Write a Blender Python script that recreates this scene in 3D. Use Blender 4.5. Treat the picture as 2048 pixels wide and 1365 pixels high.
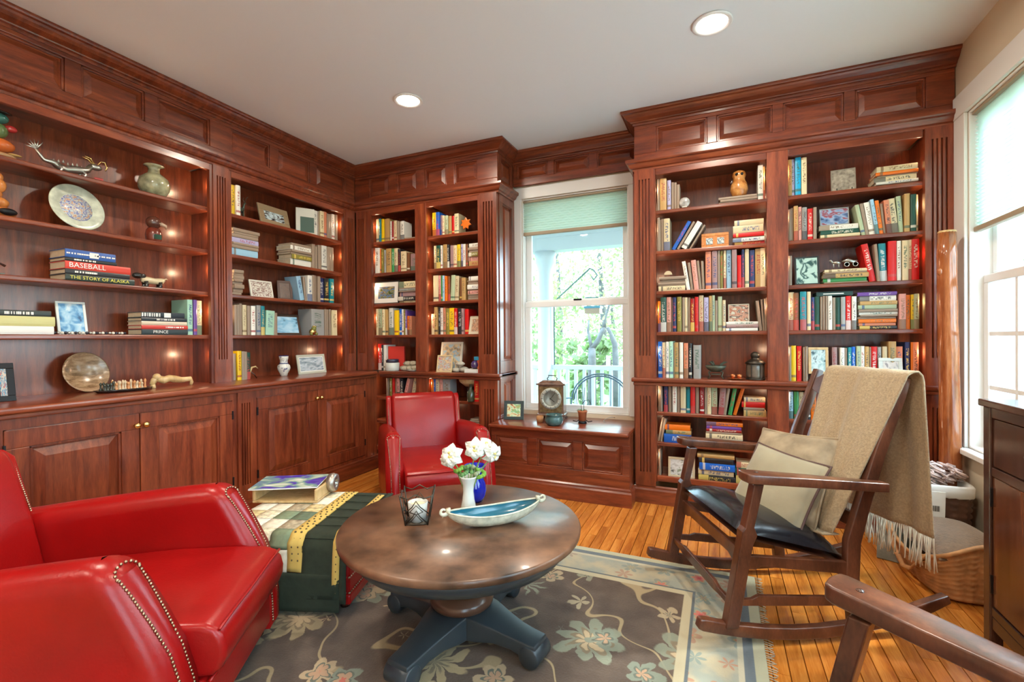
import bpy, bmesh, math, random
from mathutils import Vector, Matrix
random.seed(7)
SC = bpy.context.scene
for o in list(bpy.data.objects): bpy.data.objects.remove(o)
COL = SC.collection
R = math.radians
# ------------------------------------------------------------------ camera
F_PX, CX, CY = 938.0, 1024.0, 682.5
YAW, PITCH, ROLL, EYE = R(23.82), R(-0.34), R(0.423), 1.2
fw = Vector((-math.sin(YAW)*math.cos(PITCH), math.cos(YAW)*math.cos(PITCH), math.sin(PITCH)))
_r = Vector((math.cos(YAW), math.sin(YAW), 0)); _u = _r.cross(fw)
rt = math.cos(ROLL)*_r - math.sin(ROLL)*_u
up = math.sin(ROLL)*_r + math.cos(ROLL)*_u
cam = bpy.data.cameras.new('camera'); camo = bpy.data.objects.new('camera', cam); COL.objects.link(camo)
cam.sensor_width = 36; cam.lens = F_PX/2048*36; cam.clip_start = .02
camo.matrix_world = Matrix(((rt.x, up.x, -fw.x, 0), (rt.y, up.y, -fw.y, 0), (rt.z, up.z, -fw.z, EYE), (0, 0, 0, 1)))
SC.camera = camo
CAM = Vector((0, 0, EYE))
def ray(px, py): return fw + rt*((px-CX)/F_PX) - up*((py-CY)/F_PX)
def atz(px, py, z): d = ray(px, py); return CAM + d*((z-EYE)/d.z)
def atx(px, py, x): d = ray(px, py); return CAM + d*(x/d.x)
def aty(px, py, y): d = ray(px, py); return CAM + d*(y/d.y)
# ------------------------------------------------------------------ world, exposure
SC.view_settings.view_transform = 'Standard'; SC.view_settings.look = 'None'
SC.view_settings.gamma = 1; SC.view_settings.use_curve_mapping = False
SC.view_settings.exposure = 0.55
W = bpy.data.worlds.new('sky'); SC.world = W; W.use_nodes = True
nt = W.node_tree; bg = nt.nodes['Background']
sky = nt.nodes.new('ShaderNodeTexSky'); sky.sky_type = 'HOSEK_WILKIE'; sky.turbidity = 6; sky.ground_albedo = .4
sky.sun_direction = (0.75, 0.35, 0.56)
mixw = nt.nodes.new('ShaderNodeMix'); mixw.data_type = 'RGBA'; mixw.inputs[0].default_value = .55
nt.links.new(sky.outputs[0], mixw.inputs[6]); mixw.inputs[7].default_value = (.60, .82, 1.0, 1)
nt.links.new(mixw.outputs[2], bg.inputs[0]); bg.inputs[1].default_value = 17.0
def lamp(name, kind, loc, energy, color=(1, 1, 1), rot=(0, 0, 0), **k):
    l = bpy.data.lights.new(name, kind); l.energy = energy; l.color = color
    for a, v in k.items(): setattr(l, a, v)
    o = bpy.data.objects.new(name, l); COL.objects.link(o); o.location = loc; o.rotation_euler = rot
    return o
lamp('sun', 'SUN', (6, 4, 8), 4.0, (1, .95, .85), (R(48), 0, R(115)), angle=R(3))
WARM = (1.0, .74, .46); CANC = (1.0, .88, .72)
# ------------------------------------------------------------------ materials
MATS = {}
def nodes(name):
    m = bpy.data.materials.new(name); m.use_nodes = True
    return m, m.node_tree, m.node_tree.nodes['Principled BSDF']
def mat(name, col=(.5, .5, .5), rough=.5, metal=0, coat=0, noise=0, nscale=20, bump=0, bscale=60, stretch=(1, 1, 1), emit=0, trans=0, sheen=0, spec=.5, crough=.1):
    if name in MATS: return MATS[name]
    m, t, b = nodes(name); MATS[name] = m
    b.inputs['Base Color'].default_value = (*col, 1); b.inputs['Roughness'].default_value = rough
    b.inputs['Metallic'].default_value = metal; b.inputs['Coat Weight'].default_value = coat
    b.inputs['Coat Roughness'].default_value = crough
    b.inputs['Specular IOR Level'].default_value = spec; b.inputs['Transmission Weight'].default_value = trans
    b.inputs['Sheen Weight'].default_value = sheen
    if emit: b.inputs['Emission Color'].default_value = (*col, 1); b.inputs['Emission Strength'].default_value = emit
    if noise or bump:
        tc = t.nodes.new('ShaderNodeTexCoord'); mp = t.nodes.new('ShaderNodeMapping'); mp.inputs['Scale'].default_value = stretch
        t.links.new(tc.outputs['Object'], mp.inputs[0])
    if noise:
        n = t.nodes.new('ShaderNodeTexNoise'); n.inputs['Scale'].default_value = nscale; n.inputs['Detail'].default_value = 5
        t.links.new(mp.outputs[0], n.inputs['Vector'])
        r = t.nodes.new('ShaderNodeValToRGB'); r.color_ramp.elements[0].position = .3; r.color_ramp.elements[1].position = .72
        r.color_ramp.elements[0].color = (*[c*(1-noise) for c in col], 1); r.color_ramp.elements[1].color = (*[min(1, c*(1+noise)) for c in col], 1)
        t.links.new(n.outputs[0], r.inputs[0]); t.links.new(r.outputs[0], b.inputs['Base Color'])
    if bump:
        n2 = t.nodes.new('ShaderNodeTexNoise'); n2.inputs['Scale'].default_value = bscale; n2.inputs['Detail'].default_value = 3
        t.links.new(mp.outputs[0], n2.inputs['Vector'])
        bp = t.nodes.new('ShaderNodeBump'); bp.inputs['Strength'].default_value = bump; bp.inputs['Distance'].default_value = .005
        t.links.new(n2.outputs[0], bp.inputs['Height']); t.links.new(bp.outputs[0], b.inputs['Normal'])
    return m
def wood(name, dark, mid, light, stretch=(9, 9, .9), rough=.28, coat=.35, scale=3.0, spec=.5):
    if name in MATS: return MATS[name]
    m, t, b = nodes(name); MATS[name] = m
    tc = t.nodes.new('ShaderNodeTexCoord'); mp = t.nodes.new('ShaderNodeMapping'); mp.inputs['Scale'].default_value = stretch
    t.links.new(tc.outputs['Object'], mp.inputs[0])
    oi = t.nodes.new('ShaderNodeObjectInfo'); ad = t.nodes.new('ShaderNodeVectorMath'); ad.operation = 'ADD'
    sc = t.nodes.new('ShaderNodeMath'); sc.operation = 'MULTIPLY'; sc.inputs[1].default_value = 37.
    t.links.new(oi.outputs['Random'], sc.inputs[0]); t.links.new(mp.outputs[0], ad.inputs[0]); t.links.new(sc.outputs[0], ad.inputs[1])
    n1 = t.nodes.new('ShaderNodeTexNoise'); n1.inputs['Scale'].default_value = scale; n1.inputs['Detail'].default_value = 6; n1.inputs['Distortion'].default_value = .6
    n2 = t.nodes.new('ShaderNodeTexNoise'); n2.inputs['Scale'].default_value = scale*9; n2.inputs['Detail'].default_value = 3
    t.links.new(ad.outputs[0], n1.inputs['Vector']); t.links.new(ad.outputs[0], n2.inputs['Vector'])
    mx = t.nodes.new('ShaderNodeMath'); mx.operation = 'MULTIPLY_ADD'; mx.inputs[1].default_value = .28
    t.links.new(n2.outputs[0], mx.inputs[0])
    m2 = t.nodes.new('ShaderNodeMath'); m2.operation = 'MULTIPLY'; m2.inputs[1].default_value = .72; t.links.new(n1.outputs[0], m2.inputs[0]); t.links.new(m2.outputs[0], mx.inputs[2])
    r = t.nodes.new('ShaderNodeValToRGB'); e = r.color_ramp.elements
    e[0].position = .34; e[0].color = (*dark, 1); e[1].position = .68; e[1].color = (*light, 1)
    x = e.new(.5); x.color = (*mid, 1)
    t.links.new(mx.outputs[0], r.inputs[0])
    hv = t.nodes.new('ShaderNodeHueSaturation'); rr = t.nodes.new('ShaderNodeMapRange'); rr.inputs[3].default_value = .86; rr.inputs[4].default_value = 1.16
    t.links.new(oi.outputs['Random'], rr.inputs[0]); t.links.new(rr.outputs[0], hv.inputs['Value']); t.links.new(r.outputs[0], hv.inputs['Color'])
    t.links.new(hv.outputs[0], b.inputs['Base Color'])
    b.inputs['Roughness'].default_value = rough; b.inputs['Coat Weight'].default_value = coat; b.inputs['Coat Roughness'].default_value = .18
    b.inputs['Specular IOR Level'].default_value = spec
    return m
CH = ((.10, .018, .0075), (.19, .038, .014), (.30, .070, .024))
CHZ = wood('cherry_upright_grain', *CH)
CHX = wood('cherry_grain_along_back', *CH, stretch=(.9, 9, 9))
CHY = wood('cherry_grain_along_side', *CH, stretch=(9, .9, 9))
OAK = wood('oak_floor', (.38, .105, .013), (.58, .195, .028), (.75, .31, .06), stretch=(12, .9, 12), rough=.24, coat=.5, scale=2.2)
ROCK = wood('rocker_wood', (.05, .016, .008), (.10, .033, .016), (.17, .06, .028), stretch=(5, 5, 2), rough=.3)
PALEW = wood('amber_wood', (.40, .13, .03), (.55, .2, .05), (.70, .30, .09), stretch=(6, 6, 1.2), rough=.2)
LIGHTW = wood('pale_tan_wood', (.45, .28, .11), (.6, .4, .18), (.74, .53, .28), stretch=(7, 7, 2))
DARKW = wood('dark_cabinet_wood', (.022, .010, .008), (.045, .018, .012), (.09, .033, .02), rough=.25)
WALL = mat('beige_wall_paint', (.68, .57, .42), .85); CEIL = mat('white_ceiling_paint', (.74, .76, .77), .9)
WHITE = mat('white_trim_paint', (.78, .77, .74), .4); VINYL = mat('white_window_vinyl', (.80, .82, .82), .35)
BRASS = mat('brass', (.80, .58, .22), .22, 1); BLACKM = mat('black_metal', (.015, .015, .018), .45, .6)
RED = mat('red_leather', (.30, .004, .004), .30, coat=.10, spec=.35, noise=.14, nscale=5, bump=.10, bscale=130, crough=.25)
NAIL = mat('antique_nailhead', (.42, .30, .20), .3, 1)
BLK = mat('black_leather', (.012, .013, .017), .2, coat=.3, bump=.05, bscale=120)
GREEN = mat('dark_green_quilt', (.020, .030, .017), .9, noise=.2, nscale=30, bump=.5, bscale=26)
GOLD = mat('gold_print', (.62, .43, .11), .9); CREAM = mat('cream_cotton', (.72, .66, .50), .9, bump=.3, bscale=40)
PAPER = mat('page_edges', (.62, .52, .36), .9, noise=.12, nscale=60, stretch=(1, 1, 12))
THROW = mat('tan_woven_throw', (.40, .30, .18), .95, noise=.2, nscale=130, bump=.6, bscale=150, sheen=.2)
PILB = mat('beige_velvet', (.36, .31, .20), .8, noise=.14, nscale=6, bump=.15, bscale=40, sheen=.4)
PILB2 = mat('beige_brocade', (.36, .28, .18), .9, noise=.3, nscale=14, bump=.4, bscale=30)
def glass_mat():
    m = bpy.data.materials.new('window_glass'); m.use_nodes = True; t = m.node_tree; t.nodes.clear()
    o = t.nodes.new('ShaderNodeOutputMaterial'); mx = t.nodes.new('ShaderNodeMixShader'); a = t.nodes.new('ShaderNodeBsdfTransparent'); g = t.nodes.new('ShaderNodeBsdfGlossy')
    a.inputs[0].default_value = (.93, .97, .98, 1); g.inputs['Roughness'].default_value = .02
    lw = t.nodes.new('ShaderNodeLayerWeight'); lw.inputs[0].default_value = .5
    pw = t.nodes.new('ShaderNodeMath'); pw.operation = 'POWER'; pw.inputs[1].default_value = 5; t.links.new(lw.outputs['Facing'], pw.inputs[0])
    f = t.nodes.new('ShaderNodeMath'); f.operation = 'MULTIPLY_ADD'; f.inputs[1].default_value = .9; f.inputs[2].default_value = .03; t.links.new(pw.outputs[0], f.inputs[0])
    t.links.new(f.outputs[0], mx.inputs[0]); t.links.new(a.outputs[0], mx.inputs[1]); t.links.new(g.outputs[0], mx.inputs[2]); t.links.new(mx.outputs[0], o.inputs[0])
    return m
GLASS = glass_mat()
# ------------------------------------------------------------------ mesh builder
class MB:
    def __init__(s, T=None): s.v = []; s.f = []; s.m = []; s.s = []; s.T = T
    def add(s, vs, fs, mi=0, sm=False):
        b = len(s.v); T = s.T
        for p in vs: s.v.append(tuple(T @ Vector(p)) if T is not None else tuple(p))
        for f in fs: s.f.append([b+i for i in f]); s.m.append(mi); s.s.append(sm)
        return s
    def box(s, x0, x1, y0, y1, z0, z1, mi=0):
        return s.add([(x0, y0, z0), (x1, y0, z0), (x1, y1, z0), (x0, y1, z0), (x0, y0, z1), (x1, y0, z1), (x1, y1, z1), (x0, y1, z1)],
              [(3, 2, 1, 0), (4, 5, 6, 7), (0, 1, 5, 4), (1, 2, 6, 5), (2, 3, 7, 6), (3, 0, 4, 7)], mi)
    def hexa(s, a, b, mi=0):   # two quads (lists of 4 pts), joined
        return s.add(list(a)+list(b), [(3, 2, 1, 0), (4, 5, 6, 7), (0, 1, 5, 4), (1, 2, 6, 5), (2, 3, 7, 6), (3, 0, 4, 7)], mi)
    def prism(s, poly, a, b, ax='z', mi=0, sm=False):   # poly 2d, extruded a..b along ax
        def P(p, h): return {'z': (p[0], p[1], h), 'y': (p[0], h, p[1]), 'x': (h, p[0], p[1])}[ax]
        n = len(poly); vs = [P(p, a) for p in poly]+[P(p, b) for p in poly]
        fs = [tuple(range(n))[::-1], tuple(range(n, 2*n))]
        s.add(vs, fs, mi, False); bb = len(s.v)-2*n
        for i in range(n): s.f.append([bb+i, bb+(i+1) % n, bb+n+(i+1) % n, bb+n+i]); s.m.append(mi); s.s.append(sm)
        return s
    def lathe(s, prof, n=32, c=(0, 0, 0), mi=0, sm=True, sq=None):
        vs = []; fs = []; k = len(prof)
        for r, z in prof:
            for i in range(n):
                a = 2*math.pi*i/n; rr = r
                if sq: rr = r/((abs(math.cos(a))**sq+abs(math.sin(a))**sq)**(1/sq))
                vs.append((c[0]+rr*math.cos(a), c[1]+rr*math.sin(a), c[2]+z))
        for j in range(k-1):
            for i in range(n): fs.append((j*n+i, j*n+(i+1) % n, (j+1)*n+(i+1) % n, (j+1)*n+i))
        if prof[0][0] > 1e-6: fs.append(tuple(range(n))[::-1])
        if prof[-1][0] > 1e-6: fs.append(tuple(range((k-1)*n, k*n)))
        return s.add(vs, fs, mi, sm)
    def tube(s, pts, r, n=8, mi=0, sm=True, flat=1.0):
        pts = [Vector(p) for p in pts]; rr = r if isinstance(r, (list, tuple)) else [r]*len(pts)
        vs = []; fs = []; N = None
        for i, p in enumerate(pts):
            t = (pts[min(i+1, len(pts)-1)]-pts[max(i-1, 0)]).normalized()
            if N is None: N = t.orthogonal().normalized()
            else: N = (N-t*N.dot(t)).normalized()
            B = t.cross(N)
            for j in range(n):
                a = 2*math.pi*j/n; vs.append(p+N*(rr[i]*math.cos(a))+B*(rr[i]*flat*math.sin(a)))
        for i in range(len(pts)-1):
            for j in range(n): fs.append((i*n+j, i*n+(j+1) % n, (i+1)*n+(j+1) % n, (i+1)*n+j))
        fs += [tuple(range(n))[::-1], tuple(range((len(pts)-1)*n, len(pts)*n))]
        return s.add(vs, fs, mi, sm)
    def ball(s, c, r, n=12, k=8, mi=0, sc=(1, 1, 1)):
        vs = [(c[0], c[1], c[2]-r*sc[2])]; fs = []
        for j in range(1, k):
            p = math.pi*j/k
            for i in range(n):
                a = 2*math.pi*i/n; vs.append((c[0]+r*sc[0]*math.sin(p)*math.cos(a), c[1]+r*sc[1]*math.sin(p)*math.sin(a), c[2]-r*sc[2]*math.cos(p)))
        vs.append((c[0], c[1], c[2]+r*sc[2])); L = len(vs)-1
        for i in range(n):
            fs.append((0, 1+(i+1) % n, 1+i)); fs.append((L, 1+(k-2)*n+i, 1+(k-2)*n+(i+1) % n))
        for j in range(k-2):
            for i in range(n): a = 1+j*n; fs.append((a+i, a+(i+1) % n, a+n+(i+1) % n, a+n+i))
        return s.add(vs, fs, mi, True)
    def grid(s, fn, nu, nv, mi=0, sm=True):
        vs = [fn(i/nu, j/nv) for i in range(nu+1) for j in range(nv+1)]
        fs = [(i*(nv+1)+j, (i+1)*(nv+1)+j, (i+1)*(nv+1)+j+1, i*(nv+1)+j+1) for i in range(nu) for j in range(nv)]
        return s.add(vs, fs, mi, sm)
    def sweep(s, prof, path, mi=0, caps=True):   # prof [(out,z)], room lies to the right of the path
        P = [Vector((p[0], p[1])) for p in path]; n = len(P); rows = []
        for i in range(n):
            d0 = (P[i]-P[i-1]).normalized() if i else None; d1 = (P[i+1]-P[i]).normalized() if i < n-1 else None
            if d0 is None: d0 = d1
            if d1 is None: d1 = d0
            n0 = Vector((d0.y, -d0.x)); n1 = Vector((d1.y, -d1.x)); b = n0+n1; b = b/(b.dot(n0))
            rows.append([(P[i].x+b.x*o, P[i].y+b.y*o, z) for o, z in prof])
        k = len(prof); vs = [q for r_ in rows for q in r_]; fs = []
        for i in range(n-1):
            for j in range(k): fs.append((i*k+j, (i+1)*k+j, (i+1)*k+(j+1) % k, i*k+(j+1) % k))
        if caps: fs += [tuple(range(k)), tuple(range((n-1)*k, n*k))[::-1]]
        return s.add(vs, fs, mi)
    def build(s, name, mats, parent=None, label=None, cat=None, group=None, kind=None, loc=None, rot=None, bevel=0, seg=2, sub=0, solid=0, smooth=False):
        me = bpy.data.meshes.new(name); me.from_pydata(s.v, [], s.f)
        if not isinstance(mats, (list, tuple)): mats = [mats]
        for m in mats: me.materials.append(m)
        me.polygons.foreach_set('material_index', s.m); me.polygons.foreach_set('use_smooth', [True]*len(s.f) if smooth else s.s)
        bm = bmesh.new(); bm.from_mesh(me); bmesh.ops.recalc_face_normals(bm, faces=bm.faces); bm.to_mesh(me); bm.free()
        o = bpy.data.objects.new(name, me); COL.objects.link(o)
        if loc is not None: o.location = loc
        if rot is not None: o.rotation_euler = rot
        if parent is not None: o.parent = parent
        if solid: x = o.modifiers.new('s', 'SOLIDIFY'); x.thickness = solid; x.offset = 0
        if bevel:
            x = o.modifiers.new('b', 'BEVEL'); x.width = bevel; x.segments = seg; x.limit_method = 'ANGLE'; x.angle_limit = R(40)
            if seg > 2: me.polygons.foreach_set('use_smooth', [True]*len(me.polygons)); 
        if sub: x = o.modifiers.new('d', 'SUBSURF'); x.levels = sub; x.render_levels = sub; me.polygons.foreach_set('use_smooth', [True]*len(me.polygons))
        tag(o, label, cat, group, kind)
        return o
def tag(o, label=None, cat=None, group=None, kind=None):
    if label: o['label'] = label
    if cat: o['category'] = cat
    if group: o['group'] = group
    if kind: o['kind'] = kind
    return o
def thing(name, loc, label, cat, rz=0, group=None, kind=None):
    o = bpy.data.objects.new(name, None); COL.objects.link(o); o.location = loc; o.rotation_euler = (0, 0, rz); o.empty_display_size = .05
    return tag(o, label, cat, group, kind)
def linked(src, parent, loc=None, rot=None):
    c = src.copy(); COL.objects.link(c); c.parent = parent
    if loc is not None: c.location = loc
    if rot is not None: c.rotation_euler = rot
    return c
# ================================================================== SETTING
XL, XR, YB, YF, ZC = -3.44, 1.25, 3.86, -2.7, 2.825
LF, BF = -3.175, 3.50            # bookcase faces: left wall, back wall
LOWX = -2.93                     # lower cabinet face on the left wall
def S(mb, name, m, label, parent=None, **k):
    return mb.build(name, m, parent, label if parent is None else None, None, None, 'structure' if parent is None else None, **k)
flo = S(MB().box(XL-.1, XR+.1, YF-.1, YB+.1, -.06, -.014), 'floor', OAK, 'honey oak strip floor')
# planks, one by one where the photograph shows them
prng = random.Random(3); meshes = {}
def plank(x, y0, y1):
    L = round(y1-y0, 2); key = (L,)
    if key not in meshes:
        b = MB(); w = .0278; z = -.0005; e = .0012
        b.add([(-w, 0, -.013), (w, 0, -.013), (w, L, -.013), (-w, L, -.013), (-w+e, e, z), (w-e, e, z), (w-e, L-e, z), (-w+e, L-e, z)],
              [(4, 5, 6, 7), (0, 1, 5, 4), (1, 2, 6, 5), (2, 3, 7, 6), (3, 0, 4, 7)])
        o = b.build('plank', OAK, flo); meshes[key] = o; o.location = (x, y0, 0); return
    linked(meshes[key], flo, (x, y0, 0))
x = -2.88
while x < XR:
    y = (1.0 if x > -.9 else 2.55) - prng.choice([0, .15, .3, .45])
    while y < 3.45:
        L = prng.choice([.6, .75, .9, 1.05, 1.2, 1.5]); L = min(L, round(3.5-y, 2))
        if L > .05: plank(x, y, y+L)
        y += L
    x += .057
S(MB().box(XL-.1, XR+.1, YF-.1, YB+.1, ZC, ZC+.1), 'ceiling', CEIL, 'smooth white ceiling')
S(MB().box(XL-.12, XL, YF-.1, YB+.1, 0, ZC), 'wall_left', WALL, 'beige wall behind the left bookcase')
def wall_holes(a0, a1, z1, holes, f):   # f(mb, a0,a1,z0,z1)
    b = MB(); a = a0
    for h0, h1, hz0, hz1 in sorted(holes):
        f(b, a, h0, 0, z1); f(b, h0, h1, 0, hz0); f(b, h0, h1, hz1, z1); a = h1
    f(b, a, a1, 0, z1); return b
WX0, WX1, WZ0, WZ1 = -1.60, -.665, .56, 2.43
S(wall_holes(XL, XR+.12, ZC, [(WX0, WX1, WZ0, WZ1)], lambda b, p, q, r, s: b.box(p, q, YB, YB+.14, r, s)), 'wall_back', WALL, 'beige wall with the garden window')
RW = [(2.16, 3.36, .58, 2.42), (.35, 1.75, .58, 2.42), (-1.9, -.3, .05, 2.42)]
S(wall_holes(YF, YB, ZC, RW, lambda b, p, q, r, s: b.box(XR, XR+.14, p, q, r, s)), 'wall_right', WALL, 'beige wall with windows on the right')
S(MB().box(XL, XR, YF-.14, YF, 0, ZC), 'wall_front', WALL, 'beige wall behind the viewer')
# windows
def sash(p, T, u0, u1, z0, z1, d, mun_u=(), mun_z=(), w=.045):
    b = MB(T); t = .035
    b.box(u0, u1, d, d+t, z1-w, z1); b.box(u0, u1, d, d+t, z0, z0+w); b.box(u0, u0+w, d, d+t, z0+w, z1-w); b.box(u1-w, u1, d, d+t, z0+w, z1-w)
    s = b.build('sash', VINYL, p, bevel=.004)
    for q in mun_u: MB(T).box(q-.011, q+.011, d+.006, d+.03, z0+w, z1-w).build('muntin', VINYL, s)
    for q in mun_z: MB(T).box(u0+w, u1-w, d+.007, d+.029, q-.011, q+.011).build('muntin', VINYL, s)
    MB(T).box(u0+w, u1-w, d+.015, d+.019, z0+w, z1-w).build('pane', GLASS, s)
    return s
def casing(p, T, u0, u1, z0, z1, w, stool=True, depth=.12):
    for nm, a in (('casing', (u0-w, u0, -.018, 0, z0, z1)), ('casing', (u1, u1+w, -.018, 0, z0, z1)), ('head_casing', (u0-w, u1+w, -.022, 0, z1, z1+w)),
                  ('jamb', (u0, u0+.012, 0, depth, z0, z1)), ('jamb', (u1-.012, u1, 0, depth, z0, z1)), ('head_jamb', (u0, u1, 0, depth, z1-.012, z1)), ('sill', (u0, u1, 0, depth+.02, z0, z0+.012))):
        MB(T).box(*a).build(nm, WHITE, p, bevel=.004)
    if stool: MB(T).box(u0-w-.02, u1+w+.02, -.05, .02, z0-.03, z0).build('stool', WHITE, p, bevel=.006)
SHADE = mat('pleated_shade_fabric', (.70, .80, .74), .9)
SHADE.node_tree.nodes['Principled BSDF'].inputs['Transmission Weight'].default_value = 0
def shade_mat():
    m = bpy.data.materials.new('cellular_shade'); m.use_nodes = True; t = m.node_tree; b = t.nodes['Principled BSDF']
    b.inputs['Base Color'].default_value = (.72, .80, .72, 1); b.inputs['Roughness'].default_value = .9
    tr = t.nodes.new('ShaderNodeBsdfTranslucent'); tr.inputs[0].default_value = (.66, .80, .72, 1)
    mx = t.nodes.new('ShaderNodeMixShader'); mx.inputs[0].default_value = .42
    t.links.new(b.outputs[0], mx.inputs[1]); t.links.new(tr.outputs[0], mx.inputs[2]); t.links.new(mx.outputs[0], t.nodes['Material Output'].inputs[0]); return m
SHM = shade_mat(); TAUPE = mat('taupe_rail', (.36, .29, .2), .6)
def shade(p, T, u0, u1, z0, z1, d, label):
    r = thing('pleated_blind', (0, 0, 0), label, 'blind')
    n = max(6, int((z1-z0)/.02)); b = MB(T); pts = []
    for i in range(2*n+1): pts.append((d+(.012 if i % 2 else -.006), z1-(z1-z0)*i/(2*n)))
    vs = [(u, q[0], q[1]) for q in pts for u in (u0, u1)]; fs = [(2*i, 2*i+1, 2*i+3, 2*i+2) for i in range(2*n)]
    b.add(vs, fs); b.build('pleats', SHM, r)
    MB(T).box(u0, u1, d-.014, d+.02, z0-.028, z0).build('bottom_rail', TAUPE, r, bevel=.005)
    MB(T).box(u0, u1, d-.02, d+.03, z1-.004, z1+.012).build('head_rail', TAUPE, r, bevel=.004)
    return r
TB = Matrix(((1, 0, 0, 0), (0, 1, 0, YB), (0, 0, 1, 0), (0, 0, 0, 1)))            # back wall: u=x, d=+y
TR = Matrix(((0, 1, 0, XR), (-1, 0, 0, 0), (0, 0, 1, 0), (0, 0, 0, 1)))           # right wall: u=-y, d=+x
w1 = thing('window_1', (0, 0, 0), 'tall double-hung garden window above the window seat', None, kind='structure')
casing(w1, TB, WX0, WX1, WZ0, WZ1, .098, stool=False)
zm = 1.50
sash(w1, TB, WX0+.012, WX1-.012, zm-.012, WZ1-.012, .075, w=.05); sash(w1, TB, WX0+.012, WX1-.012, WZ0+.012, zm+.022, .036, w=.05)
MB(TB).box(-1.14, -1.07, .03, .05, zm+.02, zm+.035).build('sash_lock', BLACKM, w1, bevel=.004)
shade(w1, TB, WX0+.014, WX1-.014, 2.135, WZ1-.03, .012, 'pale green pleated shade half raised over the garden window')
for i, (a, b_, c, d) in enumerate(RW):
    w = thing('window_%d' % (i+2), (0, 0, 0), ['white window beside the right bookcase', 'white window past the dark cabinet', 'tall window near the viewer'][i], None, kind='structure')
    casing(w, TR, -b_, -a, c, d, .125 if i == 0 else .1)
    z_m = 1.50; u0, u1 = -b_+.012, -a-.012; us = [u0+(u1-u0)*k/4 for k in (1, 2, 3)]
    sash(w, TR, u0, u1, z_m-.012, d-.012, .095, us, ()); sash(w, TR, u0, u1, c+.012, z_m+.022, .058, us, [1.205, .92])
shade(None, TR, -3.346, -2.174, 1.785, 2.395, .03, 'large pale green pleated shade on the right-hand window')
# ------------------------------------------------------------------ crown, frieze, cornice
def panel_mesh(b, u0, u1, z0, z1, d, bev=.034, rise=.015, mould=.014):
    # raised panel lying in plane d (towards room = smaller d)
    b.add([(u0, d+.010, z0), (u1, d+.010, z0), (u1, d+.010, z1), (u0, d+.010, z1),
           (u0+.006, d+.010, z0+.006), (u1-.006, d+.010, z0+.006), (u1-.006, d+.010, z1-.006), (u0+.006, d+.010, z1-.006),
           (u0+bev, d-rise+.010, z0+bev), (u1-bev, d-rise+.010, z0+bev), (u1-bev, d-rise+.010, z1-bev), (u0+bev, d-rise+.010, z1-bev)],
          [(0, 1, 5, 4), (1, 2, 6, 5), (2, 3, 7, 6), (3, 0, 4, 7), (4, 5, 9, 8), (5, 6, 10, 9), (6, 7, 11, 10), (7, 4, 8, 11), (8, 9, 10, 11)])
    return b
def frame_with_holes(b, u0, u1, z0, z1, d0, d1, holes):   # holes: list (h0,h1,hz0,hz1), same z-range
    hs = sorted(holes); hz0, hz1 = hs[0][2], hs[0][3]
    b.box(u0, u1, d0, d1, hz1, z1); b.box(u0, u1, d0, d1, z0, hz0); a = u0
    for h in hs: b.box(a, h[0], d0, d1, hz0, hz1); a = h[1]
    b.box(a, u1, d0, d1, hz0, hz1)
    for h in hs:   # small ogee lip round each opening
        for q in ((h[0], h[0]+.012, hz0, hz1), (h[1]-.012, h[1], hz0, hz1), (h[0], h[1], hz0, hz0+.012), (h[0], h[1], hz1-.012, hz1)):
            b.box(q[0], q[1], d0+.006, d1, q[2], q[3])
    return b
def frame_T(kind, pos): 
    if kind == 'back': return Matrix(((1, 0, 0, 0), (0, 1, 0, pos), (0, 0, 1, 0), (0, 0, 0, 1)))
    if kind == 'left': return Matrix(((0, -1, 0, pos), (1, 0, 0, 0), (0, 0, 1, 0), (0, 0, 0, 1)))
    if kind == 'side': return Matrix(((0, -1, 0, pos), (1, 0, 0, 0), (0, 0, 1, 0), (0, 0, 0, 1)))   # faces +x
ZF0, ZF1 = 2.47, 2.76
def frieze(name, T, u0, u1, pans, label, m, z0=ZF0, pz=(2.53, 2.712), thick=.03):
    r = thing(name, (0, 0, 0), label, None, kind='structure')
    frame_with_holes(MB(T), u0, u1, z0, ZF1, 0, thick, [(a, b, pz[0], pz[1]) for a, b in pans]).build('frieze_board', m, r, bevel=.003)
    for a, b in pans: panel_mesh(MB(T), a+.012, b-.012, pz[0]+.012, pz[1]-.012, .008).build('frieze_panel', m, r)
    return r
frieze('trim_1', frame_T('left', LF), -.6, BF+.0, [(-.53, -.22), (-.15, .16), (.23, .54), (.66, .96), (1.03, 1.333), (1.404, 1.713), (1.785, 2.11), (2.264, 2.577), (2.65, 2.965), (3.035, 3.386)], 'cherry frieze of raised panels above the left bookcase', CHY)
frieze('trim_2', frame_T('back', BF), LF+.0, -1.665, [(-3.008, -2.776), (-2.691, -2.467), (-2.382, -2.16), (-2.075, -1.847)], 'cherry frieze of raised panels above the corner bookcase', CHX)
frieze('trim_3', frame_T('side', -1.665), BF+.03, 3.82, [(BF+.075, 3.785)], 'cherry panelled return beside the garden window', CHZ)
frieze('trim_4', frame_T('back', 3.82), -1.665, -.56, [(-1.63, -1.341), (-1.282, -.978), (-.911, -.60)], 'cherry frieze over the garden window', CHX, z0=2.54, pz=(2.60, 2.725))
frieze('trim_5', frame_T('back', BF), -.56, XR-.005, [(-.407, -.069), (-.009, .326), (.386, .715), (.773, 1.114)], 'cherry frieze of raised panels above the right bookcase', CHX)
MB().box(-.56, -.535, BF+.03, 3.82, ZF0, ZF1).build('trim_9', CHZ, label='plain cherry return of the right frieze', kind='structure')
path = [(LF, -.6), (LF, BF), (-1.665, BF), (-1.665, 3.82), (-.56, 3.82), (-.56, BF), (XR-.002, BF)]
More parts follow.
